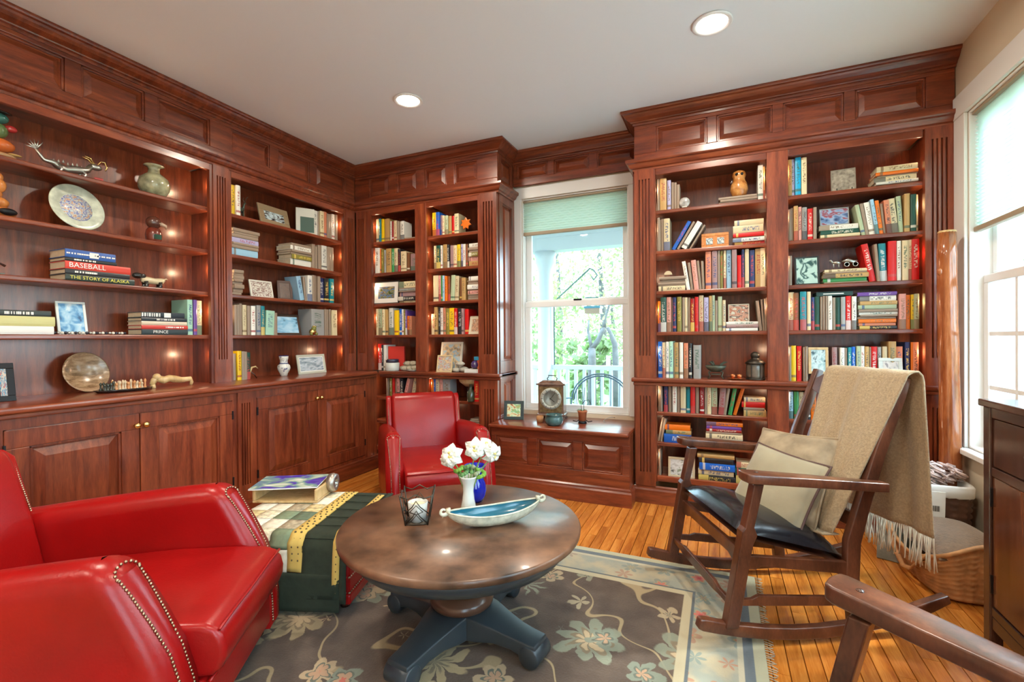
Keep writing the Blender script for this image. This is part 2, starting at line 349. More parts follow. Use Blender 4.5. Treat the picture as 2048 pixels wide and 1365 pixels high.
crown = [(0, 2.735), (.008, 2.735), (.010, 2.748), (.022, 2.752), (.024, 2.758), (.034, 2.764), (.050, 2.774), (.062, 2.789), (.068, 2.800), (.080, 2.804), (.084, 2.812), (.084, ZC-.001), (0, ZC-.001)]
S(MB().sweep(crown, path), 'trim_6', CHX, 'cherry crown moulding running under the ceiling')
corn = [(0, 2.405), (.010, 2.405), (.012, 2.418), (.026, 2.424), (.034, 2.436), (.040, 2.450), (.052, 2.456), (.056, 2.464), (.056, 2.480), (0, 2.480)]
S(MB().sweep(corn, [(LF, -.6), (LF, BF), (-1.665, BF), (-1.665, 3.815)]), 'trim_7', CHX, 'cherry cornice above the left and corner bookcases')
S(MB().sweep(corn, [(-.56, 3.815), (-.56, BF), (XR-.004, BF)]), 'trim_8', CHX, 'cherry cornice above the right bookcase')
# ------------------------------------------------------------------ bookcases
SH = [2.115, 1.822, 1.532, 1.238]     # shelf tops
CT = .907                             # counter top
def pilaster(p, T, u0, u1, z0, z1, fl=(.12, .12)):
    b = MB(T); n = 4; w = u1-u0; m = w*.22; g = (w-2*m)/(2*n-1); d0, d1, gd = -.012, .03, .004
    b.box(u0, u1, d0, d1, z0, z0+fl[0]); b.box(u0, u1, d0, d1, z1-fl[1], z1)
    prof = [(u0, d1), (u0, d0)]; u = u0+m
    for i in range(n):
        prof += [(u, d0), (u+g*.2, gd), (u+g*.8, gd), (u+g, d0)]; u += 2*g
    prof += [(u1, d0), (u1, d1)]
    b.prism(prof, z0+fl[0], z1-fl[1], 'z')
    return b.build('pilaster', CHZ, p)
def puck(T, u, d, z, e):
    q = T @ Vector((u, d, z)); lamp('shelf_light', 'POINT', q, e, WARM, shadow_soft_size=.012)
def bay(p, T, u0, u1, shelves, z0, z1, depth, back=True, m=CHX):
    g = .034     # the compartments run on behind the stiles, hiding the small lamps
    MB(T).box(u0-g-.015, u0-g, .025, depth, z0, z1).build('side_panel', CHZ, p); MB(T).box(u1+g, u1+g+.015, .025, depth, z0, z1).build('side_panel', CHZ, p)
    if back: MB(T).box(u0-g-.015, u1+g+.015, depth, depth+.012, z0, z1).build('back_panel', CHZ, p)
    for z in shelves:
        MB(T).box(u0-.032, u1+.032, .027, depth-.002, z-.026, z).build('shelf', m, p, bevel=.006)
DB = .325
def unit_back(name, label, u0, u1, bays, stiles, low, T):
    p = thing(name, (0, 0, 0), label, 'bookcase')
    for a, b in bays:
        bay(p, T, a, b, SH, CT, 2.40, DB); bay(p, T, a, b, low, .19, CT-.03, DB)
        MB(T).box(a-.02, b+.02, .022, DB, .165, .19).build('bottom_board', CHX, p)
        MB(T).box(a-.02, b+.02, 0, DB, 2.40, 2.42).build('top_board', CHX, p)
        MB(T).box(a, b, -.006, .024, 2.362, 2.41).build('header', CHX, p, bevel=.003)
        MB(T).box(a, b, -.004, .022, .165, .205).build('lower_rail', CHX, p, bevel=.003)
    for a, b in stiles:
        MB(T).box(a, b, -.006, .024, CT, 2.41).build('stile', CHZ, p, bevel=.003); MB(T).box(a, b, -.006, .024, .16, CT-.03).build('stile', CHZ, p, bevel=.003)
    b = MB(T); b.box(u0, u1, -.045, DB, CT-.03, CT)
    b.build('counter', CHX, p, bevel=.008, seg=3)
    MB(T).box(u0+.012 if u0 > -2 else u0, u1, -.026, 0, CT-.055, CT-.03).build('counter_moulding', CHX, p, bevel=.006)
    return p
TBk = frame_T('back', BF); TLf = frame_T('left', LF)
bcR = unit_back('bookcase', 'tall cherry built-in bookcase right of the garden window', -.585, XR-.006, [(-.412, .290), (.412, 1.098)], [(.290, .412)], [.66, .44], TBk)
for u0, u1 in ((-.56, -.42), (1.105, XR-.012)):
    pilaster(bcR, TBk, u0, u1, CT, 2.41, (.16, .07)); pilaster(bcR, TBk, u0, u1, .125, CT-.03, (.10, .10))
MB(TBk).box(-.432, -.412, -.006, .024, .16, 2.41).build('stile', CHZ, bcR)
MB(TBk).box(-.575, -.555, .03, .318, 0.125, 2.47).build('end_panel', CHZ, bcR)
bcC = unit_back('bookcase', 'cherry built-in bookcase in the corner left of the garden window', -2.876, -1.64, [(-2.975, -2.485), (-2.365, -1.85)], [(-2.485, -2.365)], [.66, .44], TBk)
pilaster(bcC, TBk, LF+.025, -3.035, CT, 2.41, (.16, .07)); MB(TBk).box(-3.03, -2.975, -.006, .024, CT, 2.41).build('stile', CHZ, bcC)
pilaster(bcC, TBk, -1.832, -1.672, CT, 2.41, (.16, .07)); pilaster(bcC, TBk, -1.832, -1.672, .125, CT-.03, (.10, .10))
MB(TBk).box(-1.85, -1.832, -.006, .024, .16, 2.41).build('stile', CHZ, bcC)
# window-side end of the corner bookcase, two raised panels
TSd = frame_T('side', -1.665)
for z0, z1, pz0, pz1 in ((CT, 2.41, CT+.10, 2.34), (.53, CT-.03, .56, CT-.07)):
    frame_with_holes(MB(TSd), BF+.03, 3.845, z0, z1, 0, .02, [(BF+.10, 3.78, pz0, pz1)]).build('end_panel', CHZ, bcC, bevel=.002)
    panel_mesh(MB(TSd), BF+.112, 3.768, pz0+.012, pz1-.012, .006, bev=.03).build('raised_panel', CHZ, bcC)
MB().box(-1.665, -1.64, BF+.0, 3.84, CT-.03, CT).build('counter_return', CHY, bcC, bevel=.008, seg=3)
# left wall bookcase (sits on the counter)
bcL = thing('bookcase', (0, 0, 0), 'wide cherry built-in bookcase along the left wall', 'bookcase')
DL = .25
LB = [(-.20, .80), (1.00, 2.10), (2.255, 3.345)]
for a, b in LB:
    bay(bcL, TLf, a, b, SH, CT, 2.40, DL, m=CHY); MB(TLf).box(a-.02, b+.02, 0, DL, 2.40, 2.42).build('top_board', CHY, bcL)
    MB(TLf).box(a, b, -.006, .024, 2.362, 2.41).build('header', CHY, bcL, bevel=.003)
for a, b in ((.84, .96), (2.12, 2.235), (3.37, 3.485)): pilaster(bcL, TLf, a, b, CT, 2.41, (.16, .07))
for a, b in ((.80, .84), (.96, 1.0), (2.10, 2.12), (2.235, 2.255), (3.345, 3.37)): MB(TLf).box(a, b, -.004, .024, CT, 2.41).build('stile', CHZ, bcL)
# left counter
ctop = thing('countertop', (0, 0, 0), 'long cherry countertop over the left cabinets', 'countertop')
MB().box(XL, -2.878, -.25, 3.452, CT-.03, CT).build('slab', CHY, ctop, bevel=.008, seg=3)
S(MB().box(LOWX+.001, LOWX+.026, -.25, 3.47, CT-.055, CT-.031), 'trim_10', CHY, 'cherry bed moulding under the left countertop', bevel=.006)
# base cabinets
TLow = frame_T('left', LOWX)
def door(p, u0, u1, z0, z1, knob_u, hinge_u):
    w = .085; b = MB(TLow)
    frame_with_holes(b, u0, u1, z0, z1, -.004, .018, [(u0+w, u1-w, z0+w, z1-w)])
    d = b.build('door', CHZ, p, bevel=.003)
    panel_mesh(MB(TLow), u0+w+.012, u1-w-.012, z0+w+.012, z1-w-.012, .004, bev=.045, rise=.014).build('raised_panel', CHZ, d)
    k = MB(); k.lathe([(.0, 0), (.009, 0), (.006, .008), (.008, .013), (.015, .018), (.016, .025), (.010, .031), (0, .033)], 16)
    k.build('knob', BRASS, d, loc=(LOWX+.004, knob_u, .737), rot=(0, R(90), 0))
    for z in (z0+.09, z1-.12): MB(TLow).box(hinge_u-.004, hinge_u+.004, -.010, .0, z, z+.055).build('hinge', BLACKM, d)
def base_cab(u0, u1, label):
    p = thing('base_cabinet', (0, 0, 0), label, 'cabinet')
    mid = (u0+u1)/2; z0, z1 = .155, .80
    b = MB(TLow); frame_with_holes(b, u0, u1, .12, CT-.03, .0, .02, [(u0+.03, u1-.03, z0-.004, z1+.004)]); b.box(u0, u1, .45, .47, .12, CT-.03); b.box(u0, u0+.02, .02, .45, .12, CT-.03); b.box(u1-.02, u1, .02, .45, .12, CT-.03)
    b.build('body', CHZ, p)
    door(p, u0+.032, mid-.002, z0, z1, mid-.022, u0+.032); door(p, mid+.002, u1-.032, z0, z1, mid+.022, u1-.032)
    return p
base_cab(.965, 2.105, 'cherry two-door base cabinet nearest the viewer on the left')
base_cab(2.222, 3.36, 'cherry two-door base cabinet beside the far red armchair')
base_cab(-.2, .84, 'cherry two-door base cabinet at the near end of the left wall')
bp = thing('cabinet_pilaster', (0, 0, 0), 'fluted cherry pilaster between the two left base cabinets', 'pilaster'); pilaster(bp, TLow, 2.107, 2.22, .125, CT-.03, (.10, .10))
bp = thing('cabinet_pilaster', (0, 0, 0), 'fluted cherry pilaster at the near end of the left cabinets', 'pilaster'); pilaster(bp, TLow, .842, .963, .125, CT-.03, (.10, .10))
cf = thing('trim_11', (0, 0, 0), 'plain cherry filler where the two cabinet runs meet', None, kind='structure')
MB().box(LOWX-.02, LOWX, 3.362, BF-.002, .125, CT-.03).build('side_board', CHZ, cf);
MB().box(-2.99, -2.976, BF-.006, BF+.02, .125, CT-.031).build('face_board', CHZ, cf)
# plinths
basep = [(0, 0), (.016, 0), (.016, .095), (.010, .108), (.010, .118), (.0, .128)]
S(MB().sweep(basep, [(LOWX, -.25), (LOWX, BF), (-1.665, BF)]), 'baseboard_left', CHY, 'cherry plinth under the left and corner cabinets')
S(MB().sweep(basep, [(-.562, BF+.02), (-.562, BF), (XR-.02, BF)]), 'baseboard_back', CHX, 'cherry plinth under the right bookcase')
# ------------------------------------------------------------------ window seat
ws = thing('storage_bench', (0, 0, 0), 'cherry storage bench with three raised panels under the garden window', 'bench')
TS = frame_T('back', 3.34); SEAT = .529
MB().box(-1.663, -.578, 3.285, YB-.004, SEAT-.026, SEAT).build('seat_board', CHX, ws, bevel=.008, seg=3)
pz = (.225, .435); sp = [(-1.62, -1.347), (-1.273, -.989), (-.921, -.631)]
frame_with_holes(MB(TS), -1.66, -.578, .12, SEAT-.026, 0, .03, [(a, b, *pz) for a, b in sp]).build('front_board', CHX, ws, bevel=.003)
for a, b in sp: panel_mesh(MB(TS), a+.012, b-.012, pz[0]+.012, pz[1]-.012, .008).build('raised_panel', CHX, ws)
MB().box(-1.66, -.58, 3.37, YB-.02, .12, .14).build('floor_board', CHX, ws)
MB().box(-.595, -.578, 3.37, 3.5, .12, SEAT-.026).build('end_board', CHZ, ws)
MB().sweep(basep, [(-1.66, 3.34), (-.578, 3.34), (-.578, 3.48)]).build('plinth', CHX, ws)
# lit compartments: small lamps tucked behind the stiles
for z in [2.27, 1.98, 1.69, 1.40, 1.10]:
    for T, u, e in ((TLf, 2.118, .62), (TLf, 3.362, .5), (TLf, .982, .3), (TLf, 2.238, .2), (TBk, -2.992, .45), (TBk, -2.382, .45), (TBk, -.428, .4), (TBk, .307, .4), (TBk, .396, .4), (TBk, 1.116, .5)): puck(T, u, .046, z, e)
for z in [.80, .57, .34]:
    for u, e in ((-2.992, .4), (-2.382, .3), (-.428, .3), (.307, .35), (.396, .3)): puck(TBk, u, .046, z, e)
# ------------------------------------------------------------------ recessed ceiling lights
CANM = mat('lamp_glow', (1, .90, .76), .5, emit=14)
def can(x, y, label):
    t = thing('ceiling_light', (x, y, ZC), label, 'ceiling light')
    MB().lathe([(.075, -.001), (.098, -.001), (.1, -.006), (.094, -.010), (.078, -.008), (.075, -.001)], 40).build('trim_ring', WHITE, t)
    MB().lathe([(0, -.004), (.076, -.004), (.076, -.002), (0, -.002)], 32).build('lens', CANM, t)
    lamp('can_lamp', 'AREA', (x, y, ZC-.014), 15, CANC, (0, 0, 0), shape='DISK', size=.13, spread=R(174))
can(-1.926, 2.645, 'round recessed ceiling light nearer the left bookcase'); can(-.026, 2.652, 'round recessed ceiling light nearer the right window')
can(-1.926, .75, 'round recessed ceiling light behind the viewer on the left'); can(-.026, .75, 'round recessed ceiling light behind the viewer on the right')
can(-1.926, -1.15, 'round recessed ceiling light far behind on the left'); can(-.026, -1.15, 'round recessed ceiling light far behind on the right')
# ================================================================== FURNITURE
def arc(cx, cy, r, a0, a1, n): return [(cx+r*math.cos(R(a0+(a1-a0)*i/n)), cy+r*math.sin(R(a0+(a1-a0)*i/n))) for i in range(n+1)]
def cushion_fn(sx, sy, sz, p=3.2, corner=.0):
    # closed pillow surface: two grids
    def top(sgn):
        def f(u, v):
            a, b = 2*u-1, 2*v-1
            e = max(0, (1-abs(a)**p))**.5*max(0, (1-abs(b)**p))**.5
            k = 1-.06*(1-abs(a)**2)*abs(b)**4-.0; k2 = 1-.06*(1-abs(b)**2)*abs(a)**4
            return (a*sx*k2, b*sy*k, sgn*sz*e)
        return f
    return top
# ---- armchairs ------------------------------------------------------
def armchair(loc, rz, label, sc=1.0):
    t = thing('armchair', loc, label, 'armchair', rz, 'pair of red leather club chairs'); t.scale = (sc, sc, sc)
    # arms: one smooth surface, rounded along the top, its front swooping forward towards the floor
    FC = [(.165, .05), (.163, .16), (.150, .26), (.122, .36), (.077, .455), (.035, .535), (.008, .58), (-.02, .612), (-.05, .622)]
    def xf(z):
        for (xa, za), (xb, zb) in zip(FC, FC[1:]):
            if z <= zb: return xa+(xb-xa)*max(0, (z-za)/(zb-za))
        return FC[-1][0]
    zz = [.05, .10, .16, .21, .26, .31, .36, .41, .455, .50, .535, .56]
    for s in (1, -1):
        pr = [(.266, z) for z in zz]+[(.322-.056*math.cos(R(a)), .56+.062*math.sin(R(a))) for a in range(15, 166, 15)]+[(.378+.006*math.sin((z-.05)*6), z) for z in zz[::-1]]
        K = len(pr); NU = 14; vs = []
        for i in range(NU+1):
            u = i/NU
            for y, z in pr: vs.append((-.78+(xf(z)+.78)*u, s*y, .05+(z-.05)*(1-.12*(1-u)**1.3)))
        fs = [(i*K+j, (i+1)*K+j, (i+1)*K+j+1, i*K+j+1) for i in range(NU) for j in range(K-1)]
        fs += [(NU*K+j, NU*K+j+1, NU*K+K-2-j, NU*K+K-1-j) for j in range(K//2-1)] + [(j, j+1, K-2-j, K-1-j) for j in range(K//2-1)]
        arm = MB().add(vs, fs, 0, True).build('arm', RED, t)
        q = [z for z in (.06, .11, .16, .21, .26, .31, .36, .41, .455, .50, .535, .56, .58)]; f = MB(); vs = []
        hw = lambda z: .026+.016*max(0, (z-.36)/.24)**1.2
        for z in q: x = xf(z); vs += [(x+.001, s*.322-hw(z), z), (x+.009, s*.322-hw(z)*.55, z+.002), (x+.009, s*.322+hw(z)*.55, z+.002), (x+.001, s*.322+hw(z), z)]
        f.add(vs, [(4*i+j, 4*i+j+1, 4*i+j+5, 4*i+j+4) for i in range(len(q)-1) for j in range(3)], 0, True); f.build('arm_facing', RED, arm)
        n = MB(); z = .07
        while z < .575:
            for k in (-1, 1): n.ball((xf(z)+.003, s*.322+k*(hw(z)+.002), z), .0047, 6, 4)
            z += .0105*(1 if z < .4 else .8)
        for i in range(9): a_ = math.pi*i/8; n.ball((xf(.58+.02*math.sin(a_))+.004, s*.322+.045*math.cos(a_), .578+.022*math.sin(a_)), .0047, 6, 4)
        n.build('nail_trim', NAIL, arm, kind='stuff')
    # back
    bk = [(-.58, .30), (-.635, .55), (-.695, .755), (-.715, .795), (-.755, .812), (-.80, .80), (-.83, .75), (-.82, .06), (-.72, .06)]
    back = MB().prism(bk, -.272, .272, 'y').build('backrest', RED, t, bevel=.03, seg=4)
    for s in (1, -1):
        y0, y1 = sorted((s*.272, s*.315))
        e = MB().prism([(-.665, .52), (-.73, .765), (-.77, .795), (-.82, .77), (-.83, .5), (-.825, .06), (-.76, .06), (-.72, .5)], y0, y1, 'y').build('back_edge', RED, back, bevel=.010, seg=3)
        n = MB()
        for i in range(26): q = i/25; n.ball((-.674-.06*q, s*.300, .56+.2*q), .005, 6, 4)
        n.build('nail_trim', NAIL, back, kind='stuff')
    # seat cushion with crown and piping, front rail
    c = MB().prism([(-.61, .232), (.185, .232), (.208, .25), (.220, .28), (.222, .31), (.214, .345), (.195, .370), (.16, .384), (.05, .393), (-.15, .398), (-.4, .388), (-.61, .372)], -.264, .264, 'y', sm=True)
    seat = c.build('seat_cushion', RED, t, bevel=.018, seg=4)
    MB().tube([(.205, -.258+.0516*i, .366+.0015*math.sin(i)) for i in range(11)], .0045, 8).build('piping', RED, seat)
    MB().box(.02, .168, -.27, .27, .075, .226).build('front_rail', RED, t, bevel=.016, seg=3)
    MB().tube([(.180, -.262+.0524*i, .222) for i in range(11)], .0055, 8).build('rail_piping', RED, t)
    MB().box(-.74, .02, -.27, .27, .06, .224).build('seat_deck', RED, t)
    for x in (.10, -.74):
        for y in (.32, -.32): MB().lathe([(.0, 0), (.022, 0), (.03, .055), (0, .055)], 12).build('leg', DARKW, t, loc=(x, y, .0))
    return t
armchair((-1.62, .985, .0095), R(33), 'red leather club chair cut off by the left edge, nearest the viewer')
armchair((-1.735, 2.695, .0095), R(-47), 'red leather club chair facing the viewer in front of the corner bookcase', .93)
# ---- ottoman with quilt -----------------------------------------------
OA = 108-90
ot = thing('ottoman', (-1.86, 1.735, .0095), 'red leather ottoman between the two red chairs', 'ottoman', R(OA))
HX, HY, HZ = .31, .265, .335
MB().box(-HX, HX, -HY, HY, .05, .27).build('base', RED, ot, bevel=.014, seg=3)
MB().box(-HX-.012, HX+.012, -HY-.012, HY+.012, .235, HZ).build('padded_top', RED, ot, bevel=.028, seg=4)
MB().box(-HX-.006, HX+.006, -HY-.006, HY+.006, .03, .075).build('skirt', RED, ot, bevel=.008)
n = MB()
for z in (.082, .15):
    for i in range(40): q = -HX+2*HX*i/39; n.ball((q, -HY-.003, z), .0042, 6, 4)
    for i in range(34): q = -HY+2*HY*i/33; n.ball((HX+.003, q, z), .0042, 6, 4)
n.build('nail_trim', NAIL, ot, kind='stuff')
for x in (-.27, .27):
    for y in (-.22, .22): MB().lathe([(0, 0), (.02, 0), (.025, .04), (0, .04)], 12).build('leg', DARKW, ot, loc=(x, y, .0))
qd = thing('quilt', (-1.86, 1.735, 0), 'patchwork quilt with dark green border draped over the ottoman', 'quilt', R(OA))
# drape: u across ottoman (local x, -.33..0.33), v from back edge over the top and down the near face (local -y)
def drape(lift):
    def P(x, s):   # s: arclength from back edge (+y) toward -y, then down
        L = 2*HY+.02; top = HZ+.012+lift; r = .03
        wob = .006*math.sin(7*x+9*s)
        if s < L-r: return (x, HY+.0-s, top+.3*wob)
        q = s-(L-r); a = q/r
        if a < math.pi/2: return (x, HY-(L-r)-r*math.sin(a), top-r*(1-math.cos(a)))
        d = q-r*math.pi/2
        return (x-.02*d, HY-L-.01-.05*d-abs(wob)*1.5, top-r-d)
    return P
def strip(name, m, x0, x1, s0, s1, lift, nx=4, ns=26, skew=0):
    D = drape(lift)
    return MB().grid(lambda u, v: D(x0+(x1-x0)*u+skew*(v-.5), s0+(s1-s0)*v), nx, ns).build(name, m, qd, solid=.006)
GREENQ = GREEN
strip('border_band', GREENQ, .115, .285, 0, .80, .0, 6, 40); strip('gold_stripe', GOLD, .05, .118, 0, .695, .005, 3, 40); strip('gold_stripe', GOLD, .258, .290, .06, .815, .013, 2, 40)
strip('edge_binding', GREENQ, .29, .318, 0, .82, .002, 2, 40); strip('hem_band', GREENQ, -.31, .29, .70, .86, .006, 12, 8)
for k in range(7):
    D = drape(.010); MB().tube([D(.12+.16*i/8, .06+k*.1) for i in range(9)], .0025, 6).build('quilting_ridge', GREENQ, qd)
pc = [(.72, .66, .52), (.12, .16, .10), (.70, .62, .44), (.40, .33, .22), (.74, .70, .60), (.20, .25, .15), (.60, .47, .24)]
for i in range(4):
    for j in range(7):
        m = mat('quilt_print_%d' % ((i*3+j*2) % 7), pc[(i*3+j*2) % 7], .9, noise=.45 if (i+j) % 2 else .15, nscale=45)
        strip('patch', m, -.31+.09*i+.002, -.31+.09*(i+1)-.002, .1*j+.002, .1*j+.098, .0035, 3, 6)
DOTM = mat('gold_print_motif', (.10, .07, .03), .9)
D = drape(.0075); b = MB()
for i in range(24):
    for x in (.07, .098):
        if i < 23: b.ball(D(x+.005*math.sin(i*3), .012+i*.029), .0055, 6, 4)
    b.ball(drape(.0165)(.274, .075+i*.031), .0045, 6, 4)
b.build('printed_motif', DOTM, qd, kind='stuff')
# lap tray and magazine on the quilt
tr = thing('lap_tray', (*atz(592, 992, HZ+.02).xy, HZ+.021), 'low wooden lap tray on the quilt, holding a magazine', 'tray', R(OA+4))
MB().box(-.17, .17, -.12, .12, .0, .012).build('base_board', LIGHTW, tr, bevel=.003)
for x in (-.17, .155): MB().box(x, x+.015, -.12, .12, .012, .07).build('end_board', LIGHTW, tr, bevel=.004)
MB().box(-.155, .155, .108, .12, .012, .055).build('rear_board', LIGHTW, tr, bevel=.003)
MB().lathe([(.018, -.02), (.045, -.02), (.05, 0), (.045, .02), (.018, .02), (.018, -.02)], 28).build('scroll_ring', mat('pewter', (.42, .38, .33), .35, .8), tr, loc=(.185, .04, .06), rot=(0, R(90), 0))
def picture(name, cols, scale=6, seed=0.):
    if name in MATS: return MATS[name]
    m, t, b = nodes(name); MATS[name] = m
    tc = t.nodes.new('ShaderNodeTexCoord'); mp = t.nodes.new('ShaderNodeMapping'); mp.inputs['Location'].default_value = (seed, seed*1.7, seed*.6)
    n = t.nodes.new('ShaderNodeTexNoise'); n.inputs['Scale'].default_value = scale; n.inputs['Detail'].default_value = 2; n.inputs['Distortion'].default_value = .4
    r = t.nodes.new('ShaderNodeValToRGB'); r.color_ramp.interpolation = 'EASE'
    e = r.color_ramp.elements; k = len(cols)
    e[0].position = .30; e[0].color = (*cols[0], 1); e[1].position = .70; e[1].color = (*cols[-1], 1)
    for i in range(1, k-1): x = e.new(.30+.40*i/(k-1)); x.color = (*cols[i], 1)
    t.links.new(tc.outputs['Generated'], mp.inputs[0]); t.links.new(mp.outputs[0], n.inputs['Vector']); t.links.new(n.outputs[0], r.inputs[0]); t.links.new(r.outputs[0], b.inputs['Base Color'])
    b.inputs['Roughness'].default_value = .25
    return m
mg = thing('magazine', (tr.location.x-.005, tr.location.y-.004, HZ+.095), 'glossy magazine with a purple flower on its cover, on the tray', 'magazine', R(OA+4+8))
MB().box(-.19, .15, -.115, .115, -.003, .003).build('pages', mat('white_paper', (.8, .79, .76), .6), mg)
MB().box(-.19, .15, -.115, .115, .003, .0045).build('cover', picture('flower_cover', [(.06, .04, .30), (.10, .05, .42), (.16, .30, .30), (.45, .55, .42), (.75, .74, .66)], 3.2, .3), mg)
# ---- coffee table -----------------------------------------------------
TCX, TCY, TZ = -.955, 1.645, .455
GREY = mat('blue_grey_paint', (.032, .042, .05), .32, noise=.12, nscale=10)
COPPER = mat('mottled_copper_top', (.135, .066, .036), .33, .1, noise=.75, nscale=8, coat=.12, bump=.04, bscale=30)
ct = thing('coffee_table', (TCX, TCY, .0095), 'round pedestal coffee table with mottled copper-brown top', 'table')
MB().lathe([(0, TZ-.03), (.468, TZ-.03), (.475, TZ-.025), (.477, TZ-.008), (.471, TZ), (0, TZ)], 96).build('top', COPPER, ct)
MB().lathe([(.0, .352), (.385, .352), (.41, .362), (.435, .392), (.446, TZ-.031), (0, TZ-.031)], 80).build('apron', GREY, ct)
MB().lathe([(0, .15), (.098, .15), (.098, .18), (.088, .19), (.088, .352), (0, .352)], 48).build('column', GREY, ct)
MB().lathe([(0, .125), (.112, .125), (.124, .136), (.128, .15), (.122, .166), (.105, .178), (.098, .19), (0, .19)], 48).build('turned_ring', mat('walnut_ring', (.10, .045, .025), .3, coat=.3), ct)
for k in range(4):
    a = R(-8+90*k); T = Matrix.Rotation(a, 4, 'Z')
    prof = [(0, .10), (.12, .083), (.19, .066), (.26, .054), (.31, .050), (.36, .048)]; b = MB(T); vs = []
    ztop = [.135, .128, .112, .098, .092, .088]
    for i, (x, hw) in enumerate(prof):
        zb = [.035, .045, .055, .05, .035, .012][i]
        vs += [(x, -hw, zb), (x, hw, zb), (x, hw, ztop[i]), (x, -hw, ztop[i])]
    fs = [(4*i+j, 4*i+(j+1) % 4, 4*i+4+(j+1) % 4, 4*i+4+j) for i in range(5) for j in range(4)]+[(0, 1, 2, 3), (20, 21, 22, 23)]
    b.add(vs, fs); lg = b.build('leg', GREY, ct, bevel=.006, seg=3)
    MB(T @ Matrix.Translation((.335, 0, .042)) @ Matrix.Rotation(R(90), 4, 'X')).lathe([(0, -.054), (.036, -.054), (.04, -.05), (.04, .05), (.036, .054), (0, .054)], 24).build('scroll_foot', GREY, lg)
# ---- rug ---------------------------------------------------------------
def rug_mat(x0, x1, y0, y1):
    m, t, b = nodes('floral_rug'); N = t.nodes; L = t.links
    tc = N.new('ShaderNodeTexCoord'); sx = N.new('ShaderNodeSeparateXYZ'); L.new(tc.outputs['Object'], sx.inputs[0])
    def mth(op, a, b_=None, c=None):
        n = N.new('ShaderNodeMath'); n.operation = op
        for i, v in enumerate((a, b_, c)):
            if v is None: continue
            if isinstance(v, (int, float)): n.inputs[i].default_value = v
            else: L.new(v, n.inputs[i])
        return n.outputs[0]
    def mix(f, a, b_):
        n = N.new('ShaderNodeMix'); n.data_type = 'RGBA'
        L.new(f, n.inputs[0]) if not isinstance(f, (int, float)) else setattr(n.inputs[0], 'default_value', f)
        for i, v in ((6, a), (7, b_)):
            if isinstance(v, tuple): n.inputs[i].default_value = (*v, 1)
            else: L.new(v, n.inputs[i])
        return n.outputs[2]
    def step(lo, hi, v):
        n = N.new('ShaderNodeMapRange'); n.interpolation_type = 'SMOOTHSTEP'; n.inputs[1].default_value = lo; n.inputs[2].default_value = hi; L.new(v, n.inputs[0]); return n.outputs[0]
    X, Y = sx.outputs[0], sx.outputs[1]
    dist = mth('MINIMUM', mth('MINIMUM', mth('SUBTRACT', X, x0), mth('SUBTRACT', x1, X)), mth('MINIMUM', mth('SUBTRACT', Y, y0), mth('SUBTRACT', y1, Y)))
    nz = N.new('ShaderNodeTexNoise'); nz.inputs['Scale'].default_value = 9; nz.inputs['Detail'].default_value = 4; L.new(tc.outputs['Object'], nz.inputs['Vector'])
    fine = N.new('ShaderNodeTexNoise'); fine.inputs['Scale'].default_value = 120; L.new(tc.outputs['Object'], fine.inputs['Vector'])
    wrp = N.new('ShaderNodeVectorMath'); wrp.operation = 'MULTIPLY_ADD'; wrp.inputs[1].default_value = (.09, .09, 0); L.new(nz.outputs['Color'], wrp.inputs[0]); L.new(tc.outputs['Object'], wrp.inputs[2])
    def flowers(scale, r0, pet, off, vec):
        mp = N.new('ShaderNodeMapping'); mp.inputs['Location'].default_value = (off, off*.6, 0); L.new(vec, mp.inputs[0])
        f2 = N.new('ShaderNodeVectorMath'); f2.operation = 'MULTIPLY'; f2.inputs[1].default_value = (1, 1, 0); L.new(mp.outputs[0], f2.inputs[0])
        v = N.new('ShaderNodeTexVoronoi'); v.inputs['Scale'].default_value = scale; v.inputs['Randomness'].default_value = .55; L.new(f2.outputs[0], v.inputs['Vector'])
        d = N.new('ShaderNodeVectorMath'); d.operation = 'SUBTRACT'; L.new(f2.outputs[0], d.inputs[0]); L.new(v.outputs['Position'], d.inputs[1])
        s2 = N.new('ShaderNodeSeparateXYZ'); L.new(d.outputs[0], s2.inputs[0])
        ang = mth('ARCTAN2', s2.outputs[1], s2.outputs[0]); rad = N.new('ShaderNodeVectorMath'); rad.operation = 'LENGTH'; L.new(d.outputs[0], rad.inputs[0])
        wv = mth('MULTIPLY_ADD', mth('ABSOLUTE', mth('COSINE', mth('MULTIPLY', ang, pet/2))), .45, .6)
        return mth('DIVIDE', mth('DIVIDE', rad.outputs['Value'], r0), wv), v.outputs['Color']
    field = mix(step(.3, .7, nz.outputs[0]), (.085, .055, .038), (.14, .095, .065))
    field = mix(mth('MULTIPLY', fine.outputs[0], .5), field, (.05, .035, .028))
    # vines
    vn = N.new('ShaderNodeTexNoise'); vn.inputs['Scale'].default_value = 2.6; vn.inputs['Detail'].default_value = 1; L.new(tc.outputs['Object'], vn.inputs['Vector'])
    line = mth('SUBTRACT', 1, step(.004, .008, mth('ABSOLUTE', mth('SUBTRACT', vn.outputs[0], .5))))
    field = mix(mth('MULTIPLY', line, .75), field, (.42, .32, .17))
    def paint(base, q, cells, cols):
        sp = N.new('ShaderNodeSeparateColor'); L.new(cells, sp.inputs[0])
        body = mix(step(.25, .75, sp.outputs[0]), cols[0], cols[1])
        base = mix(mth('MULTIPLY', mth('SUBTRACT', 1, step(.92, 1.0, q)), .9), base, body)
        base = mix(mth('SUBTRACT', 1, step(.62, .68, q)), base, cols[2]); base = mix(mth('SUBTRACT', 1, step(.50, .56, q)), base, cols[3])
        return mix(mth('SUBTRACT', 1, step(.20, .26, q)), base, mix(step(.3, .7, sp.outputs[1]), cols[4], cols[5]))
    q, cc = flowers(2.7, .15, 8, .2, wrp.outputs[0])
